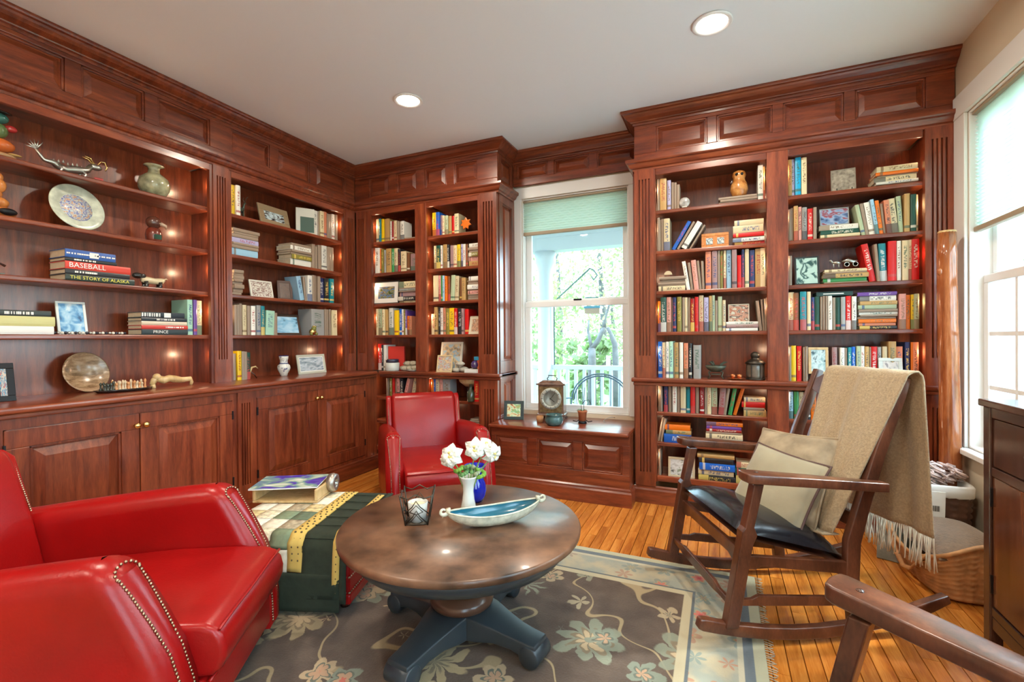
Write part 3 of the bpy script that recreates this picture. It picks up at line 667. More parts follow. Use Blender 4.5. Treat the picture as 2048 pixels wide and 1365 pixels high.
    field = paint(field, q, cc, [(.40, .30, .16), (.23, .25, .18), (.20, .15, .09), (.46, .34, .20), (.42, .06, .05), (.50, .36, .2)])
    q, cc = flowers(5.2, .075, 5, 1.37, wrp.outputs[0])
    field = paint(field, q, cc, [(.21, .24, .18), (.46, .34, .2), (.12, .13, .10), (.44, .27, .16), (.5, .12, .08), (.3, .3, .22)])
    # border
    brd = mix(step(.35, .65, nz.outputs[0]), (.42, .36, .24), (.28, .30, .25))
    q, cc = flowers(6.2, .062, 6, 2.9, tc.outputs['Object'])
    brd = paint(brd, q, cc, [(.40, .20, .12), (.20, .25, .22), (.36, .30, .18), (.50, .16, .12), (.46, .06, .07), (.5, .4, .2)])
    fl = mth('SUBTRACT', 1, step(.305, .31, dist))
    out = mix(fl, field, (.46, .40, .26))
    out = mix(mth('SUBTRACT', 1, step(.27, .274, dist)), out, (.10, .12, .13))
    out = mix(mth('SUBTRACT', 1, step(.258, .262, dist)), out, brd)
    out = mix(mth('SUBTRACT', 1, step(.095, .099, dist)), out, (.46, .42, .30))
    out = mix(mth('SUBTRACT', 1, step(.075, .079, dist)), out, (.12, .145, .16))
    out = mix(mth('SUBTRACT', 1, step(.040, .044, dist)), out, (.44, .42, .28))
    L.new(out, b.inputs['Base Color']); b.inputs['Roughness'].default_value = .95; b.inputs['Sheen Weight'].default_value = .15
    bp = N.new('ShaderNodeBump'); bp.inputs['Strength'].default_value = .4; bp.inputs['Distance'].default_value = .004; L.new(fine.outputs[0], bp.inputs['Height']); L.new(bp.outputs[0], b.inputs['Normal'])
    return m
RX0, RX1, RY0, RY1 = -2.35, .155, -.55, 2.60
rug = thing('rug', (0, 0, 0), 'brown floral area rug with pale patterned border', 'rug')
MB().box(RX0, RX1, RY0, RY1, .0005, .009).build('pile', rug_mat(RX0, RX1, RY0, RY1), rug, bevel=.003)
fb = MB()
for i in range(220):
    y = RY0+(RY1-RY0)*i/219; fb.tube([(RX1-.004, y, .005), (RX1+.015, y+random.uniform(-.004, .004), .003), (RX1+random.uniform(.024, .034), y+random.uniform(-.008, .008), .0025)], .0016, 4)
fb.build('fringe', mat('fringe_yarn', (.50, .48, .36), .95), rug, kind='stuff')
# ---- rocking chairs ----------------------------------------------------
def bar(b, pts, w, h, mi=0):   # bar with rectangular section along pts in xz-plane-ish; w in y, h normal; pts (x,y,z)
    P = [Vector(p) for p in pts]; vs = []
    for i, p in enumerate(P):
        t = (P[min(i+1, len(P)-1)]-P[max(0, i-1)]).normalized(); s = Vector((0, 1, 0)); s = (s-t*s.dot(t)).normalized(); n = t.cross(s)
        ww = w[i] if isinstance(w, list) else w; hh = h[i] if isinstance(h, list) else h
        vs += [p-s*ww/2-n*hh/2, p+s*ww/2-n*hh/2, p+s*ww/2+n*hh/2, p-s*ww/2+n*hh/2]
    k = len(P); fs = [(4*i+j, 4*i+(j+1) % 4, 4*i+4+(j+1) % 4, 4*i+4+j) for i in range(k-1) for j in range(4)]+[(0, 1, 2, 3), tuple(range(4*k-4, 4*k))]
    return b.add(vs, fs, mi)
def rocker(loc, rz, label, full=True):
    t = thing('rocking_chair', loc, label, 'rocking chair', rz, 'mission-style rocking chairs')
    for s in (1, -1):
        yf, yr = s*.30, s*.25
        zr = lambda x: .018+.30*(x+.02)**2
        # rocker rail
        xs = [.44, .42, .36, .28, .18, .06, -.06, -.18, -.30, -.42, -.52, -.60]
        b = MB(); bar(b, [(x, yf+(yr-yf)*(.40-x)/.9, zr(x)+.022) for x in xs], .036, [.036, .046]+[.046]*9+[.034]); b.build('rocker_rail', ROCK, t, bevel=.006, seg=3)
        # front post with notch: wide below, slim above
        b = MB(); poly = [(.338, .085), (.288, .085), (.232, .40), (.214, .44), (.226, .47), (.188, .635), (.226, .635), (.262, .47), (.274, .455), (.276, .43)]
        b.prism(poly, yf-.022, yf+.022, 'y'); b.build('front_leg', ROCK, t, bevel=.004)
        # rear post: leg and back upright
        b = MB(); bar(b, [(-.215, yr, .06), (-.20, yr, .24), (-.205, yr, .38), (-.245, yr, .52), (-.315, yr, .74), (-.40, yr, .965), (-.422, yr, 1.03)], .034, [.05, .055, .058, .052, .048, .042, .036]); b.build('back_post', ROCK, t, bevel=.005, seg=3)
        # arm
        b = MB(); outl = [(.268, -.036), (.273, .0), (.268, .036), (.252, .043), (.10, .040), (-.10, .031), (-.25, .025), (-.30, .022), (-.30, -.022), (-.25, -.025), (-.10, -.031), (.10, -.040), (.252, -.043)]
        vs = []; m_ = len(outl)
        for dz in (-.018, .018):
            for x, y in outl: vs.append((x, s*.315+y-s*.02*(.25-x), .632+.095*(x+.1)+.30*max(0, x+.02)**2*0+dz))
        b.add(vs, [tuple(range(m_))[::-1], tuple(range(m_, 2*m_))]+[(i, (i+1) % m_, m_+(i+1) % m_, m_+i) for i in range(m_)]); a = b.build('arm', ROCK, t, bevel=.006, seg=3)
        MB().lathe([(0, 0), (.008, 0), (.007, .003), (0, .004)], 10).build('peg', DARKW, a, loc=(.215, s*.312, .632+.095*.315+.017))
        # seat side rail, side stretcher
        b = MB(); b.prism([(.26, .36), (-.20, .30), (-.20, .245), (-.155, .25), (-.13, .262), (.19, .312), (.215, .302), (.27, .308)], -.012, .012, 'y')
        ang = math.atan2(yf-yr, .46)
        b.v = [(x, y+yr+(yf-yr)*(x+.20)/.46, z) for x, y, z in b.v]; b.build('seat_rail', ROCK, t, bevel=.003)
        b = MB(); b.prism([(.30, .165), (-.205, .125), (-.205, .15), (-.15, .155), (-.12, .168), (.20, .196), (.225, .186), (.30, .19)], -.009, .009, 'y'); b.v = [(x, y+yr+(yf-yr)*(x+.20)/.50, z) for x, y, z in b.v]; b.build('stretcher', ROCK, t, bevel=.003)
    b = MB(); b.prism([(-.285, .305), (-.285, .37), (.285, .37), (.285, .305), (.22, .31), (.19, .322), (-.19, .322), (-.22, .31)], .245, .267, 'x'); b.build('front_rail', ROCK, t, bevel=.003)
    b = MB(); b.prism([(-.24, .245), (-.24, .30), (.24, .30), (.24, .245)], -.21, -.19, 'x'); b.build('rear_rail', ROCK, t, bevel=.003)
    b = MB(); b.prism([(-.285, .155), (-.285, .18), (-.20, .18), (-.16, .192), (.16, .192), (.20, .18), (.285, .18), (.285, .155), (.20, .155), (.16, .15), (-.16, .15), (-.2, .155)], .298, .314, 'x'); b.build('front_stretcher', ROCK, t, bevel=.003)
    def st(u, v):
        x = -.19+.455*u; hw = .225+(.275-.225)*u; y = hw*(2*v-1); e = max(0, 1-abs(2*u-1)**3)**.6*max(0, 1-abs(2*v-1)**3)**.6
        return (x, y, .308+.128*u+.004+.085*e)
    MB().grid(st, 18, 18).build('seat_cushion', BLK, t)
    def su(u, v): x, y, z = st(u, v); return (x, y, .295+.13*u-.01)
    MB().grid(su, 4, 4).build('seat_base', ROCK, t)
    bx = lambda z: -.245-(z-.52)*.33
    b = MB(); prof = [(-.235, .935), (-.235, .985), (-.18, 1.015), (0, 1.028), (.18, 1.015), (.235, .985), (.235, .935), (.18, .918), (-.18, .918)]
    b.prism(prof, -.009, .009, 'x'); b.v = [(x+bx(z), y, z) for x, y, z in b.v]; b.build('crest_rail', ROCK, t, bevel=.004)
    b = MB(); b.box(-.01, .01, -.235, .235, .44, .49); b.v = [(x+bx(z)+.012, y, z) for x, y, z in b.v]; b.build('lower_back_rail', ROCK, t, bevel=.003)
    for y in (-.14, -.045, .05, .145):
        b = MB(); b.box(-.006, .006, y-.022, y+.022, .488, .925); b.v = [(x+bx(z)+.008*(1 if z < .6 else 0), yy, z) for x, yy, z in b.v]; b.build('back_slat', ROCK, t, bevel=.003)
    return t
RK = R(180+25.5); RKL = Vector((.187, 2.389, 0)); rocker(RKL, RK, 'wooden rocking chair with black seat, draped with a tan throw')
rocker(Vector((.281, .778, 0)), R(148.5), 'wooden rocking chair cut off by the lower right corner')
def RL(p): return Matrix.Translation(RKL) @ Matrix.Rotation(RK, 4, 'Z') @ Vector(p)
# cushions on the rocker
def pillow(c, size, th, tilt, turn, roll, mm, pipe, label):
    t = thing('throw_pillow', (0, 0, 0), label, 'pillow')
    T = Matrix.Translation(RKL) @ Matrix.Rotation(RK, 4, 'Z') @ Matrix.Translation(c) @ Matrix.Rotation(turn, 4, 'Z') @ Matrix.Rotation(tilt, 4, 'Y') @ Matrix.Rotation(roll, 4, 'Z')
    f = cushion_fn(size, size, th); b = MB(T); b.grid(f(1), 22, 22); b.grid(f(-1), 22, 22); o = b.build('cover', mm, t)
    m = o.modifiers.new('w', 'WELD'); m.merge_threshold = .001
    ed = []
    for k in range(4):
        for i in range(12):
            u = i/12; ed.append([(u, 0), (1, u), (1-u, 1), (0, 1-u)][k])
    ed.append(ed[0]); pp = [Vector(f(1)(*e)) for e in ed]
    MB(T).tube([p*1.005 for p in pp], .0055, 6).build('piping', pipe, t)
    return t
PIPE = mat('brown_piping', (.11, .06, .05), .7)
pillow((-.13, -.05, .565), .20, .07, R(62), R(16), R(4), PILB2, PILB2, 'beige brocade pillow behind the smooth one on the rocking chair')
pillow((-.035, .03, .53), .165, .055, R(58), R(30), R(-8), PILB, PIPE, 'smooth beige square pillow with brown piping, front of the rocking chair')
# throw over the rocker back
th = thing('throw_blanket', (0, 0, 0), 'tan woven throw with white fringe over the rocking chair back', 'blanket')
def thr(u, v):   # u across (0 = middle slat side, 1 = near post), v along from seat front up over the crest and down behind
    # arclength segments: seat .10, back front .66, over crest, rear hang .62
    L1, L2, L3 = .10, .68, .70; s = v*(L1+L2+L3)
    y = -.10+.37*u
    if s < L1: x, z, ysc = -.10-s*.75, .395-.01*s, .75
    elif s < L1+L2:
        q = (s-L1)/L2; z = .39+.655*q; x = -.245-(z-.52)*.33+.045*(1-q)+.022; ysc = .75+.35*q
    else:
        q = s-L1-L2; a = min(q/.09, 1.0)*math.pi; x = -.405-.028*(1-math.cos(a))+.0; z = 1.045+.012*math.sin(a)-max(0, q-.06); x -= .05*max(0, q-.09)*(.4+u); ysc = 1.1+.05*q
        y = y+.0*q
    y = .06+(y-.06)*ysc+.02*math.sin(v*9)*(1-u)
    fold = .013*math.sin(u*11+v*3)*(.3+.7*v)+.006*math.sin(u*23+1)
    return RL((x+fold, y, z))
MB().grid(thr, 34, 80).build('woven_cloth', THROW, th, solid=.007)
fr = MB(); rng = random.Random(5)
for i in range(70):
    p = thr(i/69, 1.0); q = [p]; d = Vector((rng.uniform(-.01, .01), rng.uniform(-.01, .01), 0))
    for k in range(1, 4): q.append(p+d*k*.6+Vector((0, 0, -.045*k)))
    fr.tube(q, .0022, 4)
for i in range(60):
    p = thr(0, .60+.40*i/59); d = RL((0, -.02, 0))-RL((0, 0, 0)); q = [p, p+d*.8+Vector((0, 0, -.03)), p+d*1.2+Vector((rng.uniform(-.01, .01), 0, -.09-.03*rng.random()))]
    fr.tube(q, .0020, 4)
fr.build('fringe', mat('white_fringe', (.70, .66, .56), .95), th, kind='stuff')
# ---- dark cabinet on the right ------------------------------------------
cb = thing('dark_cabinet', (0, 0, 0), 'dark stained cabinet against the right wall, cut off by the frame', 'cabinet')
CX0, CX1, CY0, CY1 = .935, 1.235, 1.28, 2.40
TC = Matrix(((0, 1, 0, CX0), (-1, 0, 0, 0), (0, 0, 1, 0), (0, 0, 0, 1)))   # u=-y, d=+x (front faces -x)
MB().box(CX0-.012, CX1, CY0-.01, CY1+.01, .925, .952).build('top', DARKW, cb, bevel=.005)
for y in (CY0+.025, CY1-.025):
    for x in (CX0+.02, CX1-.025): MB().box(x-.02, x+.02, y-.025, y+.025, .0, .925).build('post', DARKW, cb, bevel=.005)
MB().box(CX1-.02, CX1-.005, CY0+.05, CY1-.05, .1, .925).build('back_panel', DARKW, cb)
for y in (CY0+.02, CY1-.04): MB().box(CX0+.04, CX1-.045, y, y+.018, .12, .925).build('side_panel', DARKW, cb)
for z0, z1 in ((.885, .925), (.665, .70), (.135, .17)): MB().box(CX0+.004, CX0+.035, CY0+.05, CY1-.05, z0, z1).build('rail', DARKW, cb, bevel=.003)
MB().box(CX0+.005, CX0+.03, CY0+.05, CY1-.05, .085, .135).build('apron', DARKW, cb, bevel=.003)
mid = (CY0+CY1)/2
MB().box(CX0+.004, CX0+.035, mid-.02, mid+.02, .17, .885).build('mullion', DARKW, cb)
for y0, y1 in ((CY0+.052, mid-.022), (mid+.022, CY1-.052)):
    d = MB().box(CX0+.008, CX0+.026, y0, y1, .702, .883).build('drawer', DARKW, cb, bevel=.004)
    MB().lathe([(0, 0), (.022, 0), (.02, .006), (.008, .008), (.010, .016), (0, .018)], 18).build('ring_pull', BLACKM, d, loc=(CX0+.008, (y0+y1)/2, .79), rot=(0, R(-90), 0))
    d = MB().box(CX0+.008, CX0+.026, y0, y1, .172, .663).build('door', wood('cabinet_door_panel', (.05, .014, .008), (.12, .035, .014), (.22, .075, .028), rough=.22), cb, bevel=.004)
    for z in (.22, .55): MB().box(CX0+.001, CX0+.009, y1-.004, y1+.008, z, z+.07).build('hinge', BLACKM, d)
# ---- second wooden thing: polished trunk --------------------------------
pl = MB(); px_ = []
for i in range(15):
    z = i/14*1.765; px_.append((1.150+.018*math.sin(z*2.4+.6)+.012*z, 3.352+.012*math.sin(z*3.1), z))
pl.tube(px_, [.056, .053, .051, .052, .049, .047, .049, .046, .045, .047, .044, .045, .043, .044, .040], 18)
tk = thing('polished_trunk', (0, 0, 0), 'tall polished tree trunk pole leaning by the right bookcase', 'pole'); pl.build('trunk', wood('polished_trunk_wood', (.20, .045, .012), (.36, .10, .028), (.55, .20, .07), stretch=(7, 7, .8), rough=.12, coat=.6), tk)
MB().lathe([(0, 0), (.040, 0), (.041, .006), (.036, .012), (0, .013)], 18).build('cut_end', LIGHTW, tk, loc=(px_[-1][0], px_[-1][1], 1.764))
for z, a in ((1.2, .4), (.7, 2.2), (1.55, 3.6)):
    k = min(14, int(z/1.765*14)); MB().ball((px_[k][0]+.040*math.cos(a), px_[k][1]+.040*math.sin(a), z), .014, 10, 6, sc=(1, 1, 1.5)).build('knot', MATS['polished_trunk_wood'], tk)
# ---- baskets --------------------------------------------------------------
WICK = mat('honey_wicker', (.46, .22, .085), .55, noise=.3, nscale=25); DWICK = mat('dark_wicker', (.085, .035, .02), .55, noise=.4, nscale=25)
def weave(b, outline, z0, z1, rows, n, amp, flare, mi=0):
    # outline(a)->(x,y) unit footprint, flare(q)-> scale
    vs = []; sub = 3; R_ = rows*sub
    for j in range(R_+1):
        q = j/R_; row = j/sub
        for i in range(n):
            a = 2*math.pi*i/n; x, y, dip = outline(a, q); s = flare(q)
            w = amp*math.sin(math.pi*row)*math.cos(n/4*a*1.0+math.pi*int(row)) + amp*.8*abs(math.sin(math.pi*row))
            r = math.hypot(x, y); vs.append((x*s*(1+w/r), y*s*(1+w/r), z0+(z1-z0)*q+dip))
    fs = [(j*n+i, j*n+(i+1) % n, (j+1)*n+(i+1) % n, (j+1)*n+i) for j in range(R_) for i in range(n)]+[tuple(range(n))[::-1]]
    return b.add(vs, fs, mi, True)
def sqo(hx, hy, p=5):
    def f(a, q): 
        c, s = math.cos(a), math.sin(a); k = 1/((abs(c)**p+abs(s)**p)**(1/p)); return (hx*c*k, hy*s*k, 0)
    return f
lb = thing('wicker_basket', (1.03, 2.93, 0), 'honey wicker basket bed with a brown cushion on the floor', 'basket', R(6))
def bo(a, q):
    x, y, _ = sqo(.185, .27, 4)(a, q); return (x, y, q*.075*(abs(math.cos(a))**3-.35)*-1+q*.07*abs(math.sin(a))**4)
weave(MB(), bo, .012, .19, 10, 96, .006, lambda q: .82+.18*q).build('woven_body', WICK, lb)
rim = []
for i in range(49):
    a = 2*math.pi*i/48; x, y, d = bo(a, 1); rim.append((x*1.012, y*1.012, .19+d))
MB().tube(rim, .011, 8, flat=.8).build('rim', WICK, lb)
f = cushion_fn(.165, .25, .075, 2.6); c = MB(Matrix.Translation((0, 0, .20))); c.grid(f(1), 20, 20); c.grid(f(-1), 20, 20); c.build('cushion', mat('brown_plush', (.17, .10, .055), .95, noise=.2, nscale=60, bump=.5, bscale=120, sheen=.4), lb)
MB().tube([(-.19, -.20, .20), (-.19, -.05, .065), (-.192, .02, .05), (-.19, .1, .09), (-.19, .21, .20)], .012, 8, flat=.5).build('brace', WICK, lb)
sb = thing('wicker_basket', (1.075, 3.255, 0), 'small dark wicker basket with white liner and price tag', 'basket', R(0))
weave(MB(), sqo(.125, .105), .012, .40, 12, 80, .007, lambda q: .86+.14*q).build('woven_body', DWICK, sb)
MB().lathe([(.110, .34), (.136, .355), (.138, .405), (.130, .415), (.112, .41), (.110, .34)], 40, sq=5).build('liner', mat('white_linen', (.74, .74, .72), .9), sb).scale = (1, .86, 1)
MB().box(-.05, .05, -.004, .0, -.07, .07).build('price_tag', mat('white_card', (.78, .77, .72), .6), sb, loc=(-.05, -.112, .31), rot=(R(4), 0, 0))
MB().box(-.035, -.012, -.0055, -.0045, .020, .042).build('yellow_sticker', mat('yellow_sticker', (.8, .72, .03), .6), sb, loc=(-.05, -.112, .31), rot=(R(4), 0, 0))
bc = MB()
for i in range(16): bc.box(-.032+.0038*i, -.032+.0038*i+(.0022 if i % 3 else .0012), -.0055, -.0045, -.035, -.005)
bc.build('barcode', mat('black_ink', (.02, .02, .02), .7), sb, loc=(-.05, -.112, .31), rot=(R(4), 0, 0))
yn = MB(); yr = random.Random(2)
for k in range(60):
    c = Vector((yr.uniform(-.08, .09), yr.uniform(-.06, .06), .44+yr.uniform(-.02, .05))); pts = [c+Vector((.03*math.cos(i*1.3+k), .03*math.sin(i*1.1+k*2), .018*math.sin(i*.9+k))) for i in range(7)]
    yn.tube(pts, .0045, 5)
yr_ = thing('yarn_pile', (1.075, 3.255, 0), 'tangle of white and pink yarn on the small basket', 'yarn'); yn.build('strands', mat('pink_white_yarn', (.66, .50, .46), .95, noise=.4, nscale=30), yr_, kind='stuff')
MB().ball((-.085, -.01, .455), .062, 16, 12).build('green_ball', mat('dark_green_yarn', (.05, .10, .075), .95, bump=.5, bscale=60), yr_)
MB().box(-.075, .075, -.009, .009, 0, .21).build('stone_slab', mat('mottled_grey_stone', (.24, .25, .21), .7, noise=.35, nscale=18), None, 'grey-green stone slab on the floor behind the throw fringe', 'slab', loc=(.845, 3.08, 0), rot=(R(-10), 0, R(-20)), bevel=.004)
# ================================================================== BOOKS
BC = {'cr': ('cream', (.66, .57, .40)), 'wh': ('white', (.74, .72, .66)), 'pk': ('pink', (.62, .34, .30)), 'rd': ('red', (.50, .035, .03)), 'dr': ('dark red', (.24, .02, .02)),
      'or': ('orange', (.66, .20, .03)), 'ye': ('yellow', (.74, .52, .04)), 'bl': ('blue', (.03, .11, .42)), 'nv': ('navy', (.02, .03, .10)), 'lb': ('light blue', (.34, .50, .62)),
      'tl': ('teal', (.03, .20, .24)), 'mt': ('mint', (.42, .62, .50)), 'gr': ('green', (.07, .24, .10)), 'dg': ('dark green', (.015, .06, .045)), 'ol': ('olive', (.24, .21, .08)),
      'tn': ('tan', (.46, .31, .16)), 'br': ('brown', (.16, .075, .04)), 'gy': ('grey', (.32, .32, .31)), 'bk': ('black', (.018, .018, .022)), 'lv': ('lavender', (.42, .40, .56)),
      'pu': ('purple', (.14, .07, .26)), 'sg': ('sage green', (.42, .48, .34)), 'sa': ('salmon', (.58, .25, .17)), 'mv': ('mauve', (.33, .22, .22)), 'cy': ('bright blue', (.02, .38, .62))}
def book_mat():
    m, t, b = nodes('book_cover'); N, L = t.nodes, t.links
    oi = N.new('ShaderNodeObjectInfo'); at = N.new('ShaderNodeAttribute'); at.attribute_type = 'OBJECT'; at.attribute_name = 'accent'
    tc = N.new('ShaderNodeTexCoord'); sx = N.new('ShaderNodeSeparateXYZ'); L.new(tc.outputs['Generated'], sx.inputs[0])
    def mth(op, a, b_=None):
        n = N.new('ShaderNodeMath'); n.operation = op
        for i, v in enumerate((a, b_)):
            if v is None: continue
            if isinstance(v, (int, float)): n.inputs[i].default_value = v
            else: L.new(v, n.inputs[i])
        return n.outputs[0]
    def rng(v, lo, hi): return mth('MULTIPLY', mth('GREATER_THAN', v, lo), mth('LESS_THAN', v, hi))
    cm = N.new('ShaderNodeCombineXYZ'); L.new(mth('MULTIPLY', sx.outputs[0], 1.6), cm.inputs[0]); L.new(mth('MULTIPLY', sx.outputs[2], 30), cm.inputs[2]); L.new(mth('MULTIPLY', oi.outputs['Random'], 90), cm.inputs[1])
    n = N.new('ShaderNodeTexNoise'); n.inputs['Scale'].default_value = 1.5; n.inputs['Detail'].default_value = 1; L.new(cm.outputs[0], n.inputs['Vector'])
    txt = mth('MULTIPLY', mth('MULTIPLY', mth('GREATER_THAN', n.outputs[0], .52), rng(sx.outputs[0], .24, .76)), rng(sx.outputs[2], .30, .86))
    a0 = mth('FRACT', mth('MULTIPLY', oi.outputs['Random'], 7.3)); band = rng(sx.outputs[2], mth('MULTIPLY', a0, .8) if False else .10, .17)
    band2 = mth('MULTIPLY', rng(sx.outputs[2], .0, .28), mth('GREATER_THAN', a0, .66))
    msk = mth('MAXIMUM', mth('MULTIPLY', txt, mth('GREATER_THAN', a0, .18)), mth('MAXIMUM', band2, mth('MULTIPLY', band, mth('LESS_THAN', a0, .4))))
    msk = mth('MULTIPLY', msk, mth('LESS_THAN', sx.outputs[1], .06))
    mx = N.new('ShaderNodeMix'); mx.data_type = 'RGBA'; L.new(mth('MULTIPLY', msk, .8), mx.inputs[0]); L.new(oi.outputs['Color'], mx.inputs[6]); L.new(at.outputs['Vector'], mx.inputs[7])
    L.new(mx.outputs[2], b.inputs['Base Color']); b.inputs['Roughness'].default_value = .38
    return m
BOOKM = book_mat()
def book_mesh(b, w, d, h):   # canonical: spine at y=0 facing -y, width x, height z
    e = .0022; ix = min(.003, w*.18)
    # cover wrap: profile in xy (spine slightly round), extruded in z
    o = [(-w/2, d), (-w/2, .003), (-w*.25, .0006), (0, 0), (w*.25, .0006), (w/2, .003), (w/2, d)]
    i_ = [(w/2-ix, d), (w/2-ix, .006), (-w/2+ix, .006), (-w/2+ix, d)]
    b.prism(o+i_, 0, h, 'z', 0)
    b.box(-w/2+ix, w/2-ix, .006, d-.004, e, h-.004, 1)
    return b
ORD = ['first', 'second', 'third', 'fourth', 'fifth', 'sixth', 'seventh', 'eighth', 'ninth', 'tenth', 'eleventh', 'twelfth', 'thirteenth', 'fourteenth', 'fifteenth', 'sixteenth', 'seventeenth', 'eighteenth', 'nineteenth', 'twentieth', 'twenty-first', 'twenty-second', 'twenty-third', 'twenty-fourth', 'twenty-fifth', 'twenty-sixth', 'twenty-seventh', 'twenty-eighth', 'twenty-ninth', 'thirtieth', 'thirty-first', 'thirty-second', 'thirty-third', 'thirty-fourth', 'thirty-fifth', 'thirty-sixth', 'thirty-seventh', 'thirty-eighth']
ROWN = {2.115: 'top', 1.822: 'second', 1.532: 'third', 1.238: 'fourth', .907: 'counter', .66: 'sixth', .44: 'seventh', .19: 'lowest'}
BAYN = {'R1': "right bookcase's left bay", 'R2': "right bookcase's right bay", 'A': "corner bookcase's left bay", 'B': "corner bookcase's right bay", 'L1': "left wall's near bay", 'L2': "left wall's far bay"}
TK = {'R1': ('y', 3.535), 'R2': ('y', 3.535), 'A': ('y', 3.535), 'B': ('y', 3.535), 'L1': ('x', -3.215), 'L2': ('x', -3.215)}
LIM = {'R1': (-.409, .287), 'R2': (.415, 1.095), 'A': (-2.972, -2.488), 'B': (-2.362, -1.853), 'L1': (1.003, 2.097), 'L2': (2.258, 3.342)}
BOOKS = []; brng = random.Random(11)
def uv(bay, px, py):
    ax, v = TK[bay]; q = aty(px, py, v) if ax == 'y' else atx(px, py, v)
    return (q.x if ax == 'y' else q.y), q.z
def row(bay, zs, crop, items):
    x0, y0, sc = crop; P = lambda cx, cy: (x0+cx/sc, y0+cy/sc); lo, hi = LIM[bay]; out = []
    zpx = None
    for it in items.split(';'):
        it = it.strip()
        if not it: continue
        k, rest = it[0], it[1:].strip()
        if k == 'V':      # V x0 x1 ytop col [lean]
            f = rest.split(); a, b, t = map(float, f[:3]); u0, zt = uv(bay, *P(a, t)); u1, zt2 = uv(bay, *P(b, t)); lean = float(f[4]) if len(f) > 4 else 0
            h = min(max((zt+zt2)/2-zs, .1), .262); w = max(.008, abs(u1-u0))
            c = min(max((u0+u1)/2, lo+w/2+.002), hi-w/2-.002)
            out.append(dict(kind='v', u=c, w=w*.96, h=h, d=min(.21, h*brng.uniform(.62, .74)), c=f[3], lean=lean, z=zs, px=abs(b-a)*h))
        elif k == 'S':    # S x0 x1 ybot : col ytop, col ytop ...
            head, lst = rest.split(':'); a, b, yb = map(float, head.split()); zc = zs; u0, zz = uv(bay, *P(a, yb)); u1, _ = uv(bay, *P(b, yb)); off = zs-zz
            u0, u1 = max(u0, lo+.003), min(u1, hi-.003)
            for e in lst.split(','):
                col, yt = e.split(); _, zt = uv(bay, *P((a+b)/2, float(yt))); zt += off; th = min(max(zt-zc, .009), .07)
                j = brng.uniform(-.006, .006); ww = (u1-u0)-brng.uniform(0, .018)
                cc = min(max((u0+u1)/2+j, lo+ww/2+.002), hi-ww/2-.002)
                out.append(dict(kind='h', u=cc, w=th-.0006, h=ww, d=min(.2, max(.12, ww*.7)), c=col, z=zc, px=abs(b-a)*th, lean=0)); zc += th
        elif k == 'L':    # L xb0 xb1 xt ytop col : leaning, bottom edges and top-centre x
            f = rest.split(); a, b, xt, t = map(float, f[:4]); u0, _ = uv(bay, *P(a, t+100)); u1, _ = uv(bay, *P(b, t+100)); ut, zt = uv(bay, *P(xt, t))
            H = max(.12, zt-zs); ln = math.atan2(ut-(u0+u1)/2, H); h = min(.26, H/math.cos(ln)); w = max(.009, abs(u1-u0)*math.cos(ln))
            out.append(dict(kind='v', u=(u0+u1)/2, w=w, h=h, d=.14, c=f[4], lean=math.degrees(ln), z=zs, px=abs(b-a)*h))
    out.sort(key=lambda q: (round(q['u'], 2), q['z']))
    for i, q in enumerate(out): q.update(bay=bay, zs=zs, i=i); BOOKS.append(q)
A1, A2, A3 = (1290, 280, 4.875), (1290, 520, 4.875), (1290, 740, 4.875)
row('R1', 2.115, A1, 'V108 133 378 pk;V143 208 372 tn;V213 250 388 lv;V254 280 408 sg;V282 306 410 wh;V308 336 432 dg;S720 1105 575:gy 548,wh 516,bk 492;V1100 1152 242 wh;V1160 1196 250 tn')
row('R1', 1.822, A1, 'V108 134 760 wh;V136 150 775 nv;V152 178 765 or;V180 240 765 cr;L250 290 430 795 bl;L305 330 478 800 wh;L340 400 530 808 wh;L425 445 580 825 tl;S862 1198 1005:rd 962,wh 925,tn 915,rd 872,cr 800,cr 748')
row('R1', 1.532, A2, 'S112 400 290:cr 236,dr 225,wh 196,wh 172,or 142;L405 440 375 15 wh;L445 470 425 25 bk;L478 525 470 2 pk;L528 552 512 5 bk;L556 580 556 8 dg;V588 645 -95 sa;V652 704 -92 mv;V706 730 -105 cr;V732 760 -105 ol;V765 790 -108 cr;V795 840 -110 lb;V846 895 -100 mv;V900 940 -50 rd;V942 970 -105 nv;V975 1015 -108 cr;V1020 1070 -100 nv;V1075 1142 -112 tn;V1150 1200 -120 cr')
row('R1', 1.238, A2, 'V110 145 402 or;V150 205 366 dg;V207 252 362 pk;V256 268 370 br;V270 302 366 nv;V310 356 360 ol;V362 384 366 sg;V385 412 366 cr;V415 440 366 lb;V442 482 378 dr;V485 520 362 rd;V524 570 346 cr;V574 620 366 lv;V624 652 350 tn;V654 680 346 sg;V681 706 396 or;V710 752 356 sg;V756 786 392 cr;S788 1104 680:wh 648,mv 616,wh 586;L1115 1145 1095 400 or;L1150 1170 1138 385 cr;L1172 1186 1165 380 or;L1188 1206 1186 368 rd')
row('R1', .907, A2, 'V122 165 798 bl;V168 196 806 cr;V200 232 800 wh;V235 272 796 mt;V275 284 810 dg;V286 326 806 tn;V334 370 806 wh;V376 420 812 sa;V424 456 815 bk;V470 545 832 gy')
row('R1', .66, A3, 'V114 140 156 cr;V144 168 162 wh;V180 220 166 nv;V224 256 166 mv;V265 308 160 wh;V312 340 166 pk;V345 398 160 cr;V402 438 166 tl;V442 488 160 rd;V492 526 172 tn;V532 576 172 dr;V580 602 175 ol;V605 645 170 cr;V648 705 176 sg;V712 772 180 mv 4;L760 790 815 185 gy;L808 845 880 180 gr;L855 890 955 190 or;S948 1218 460:tn 408,bk 380,rd 326,cr 282')
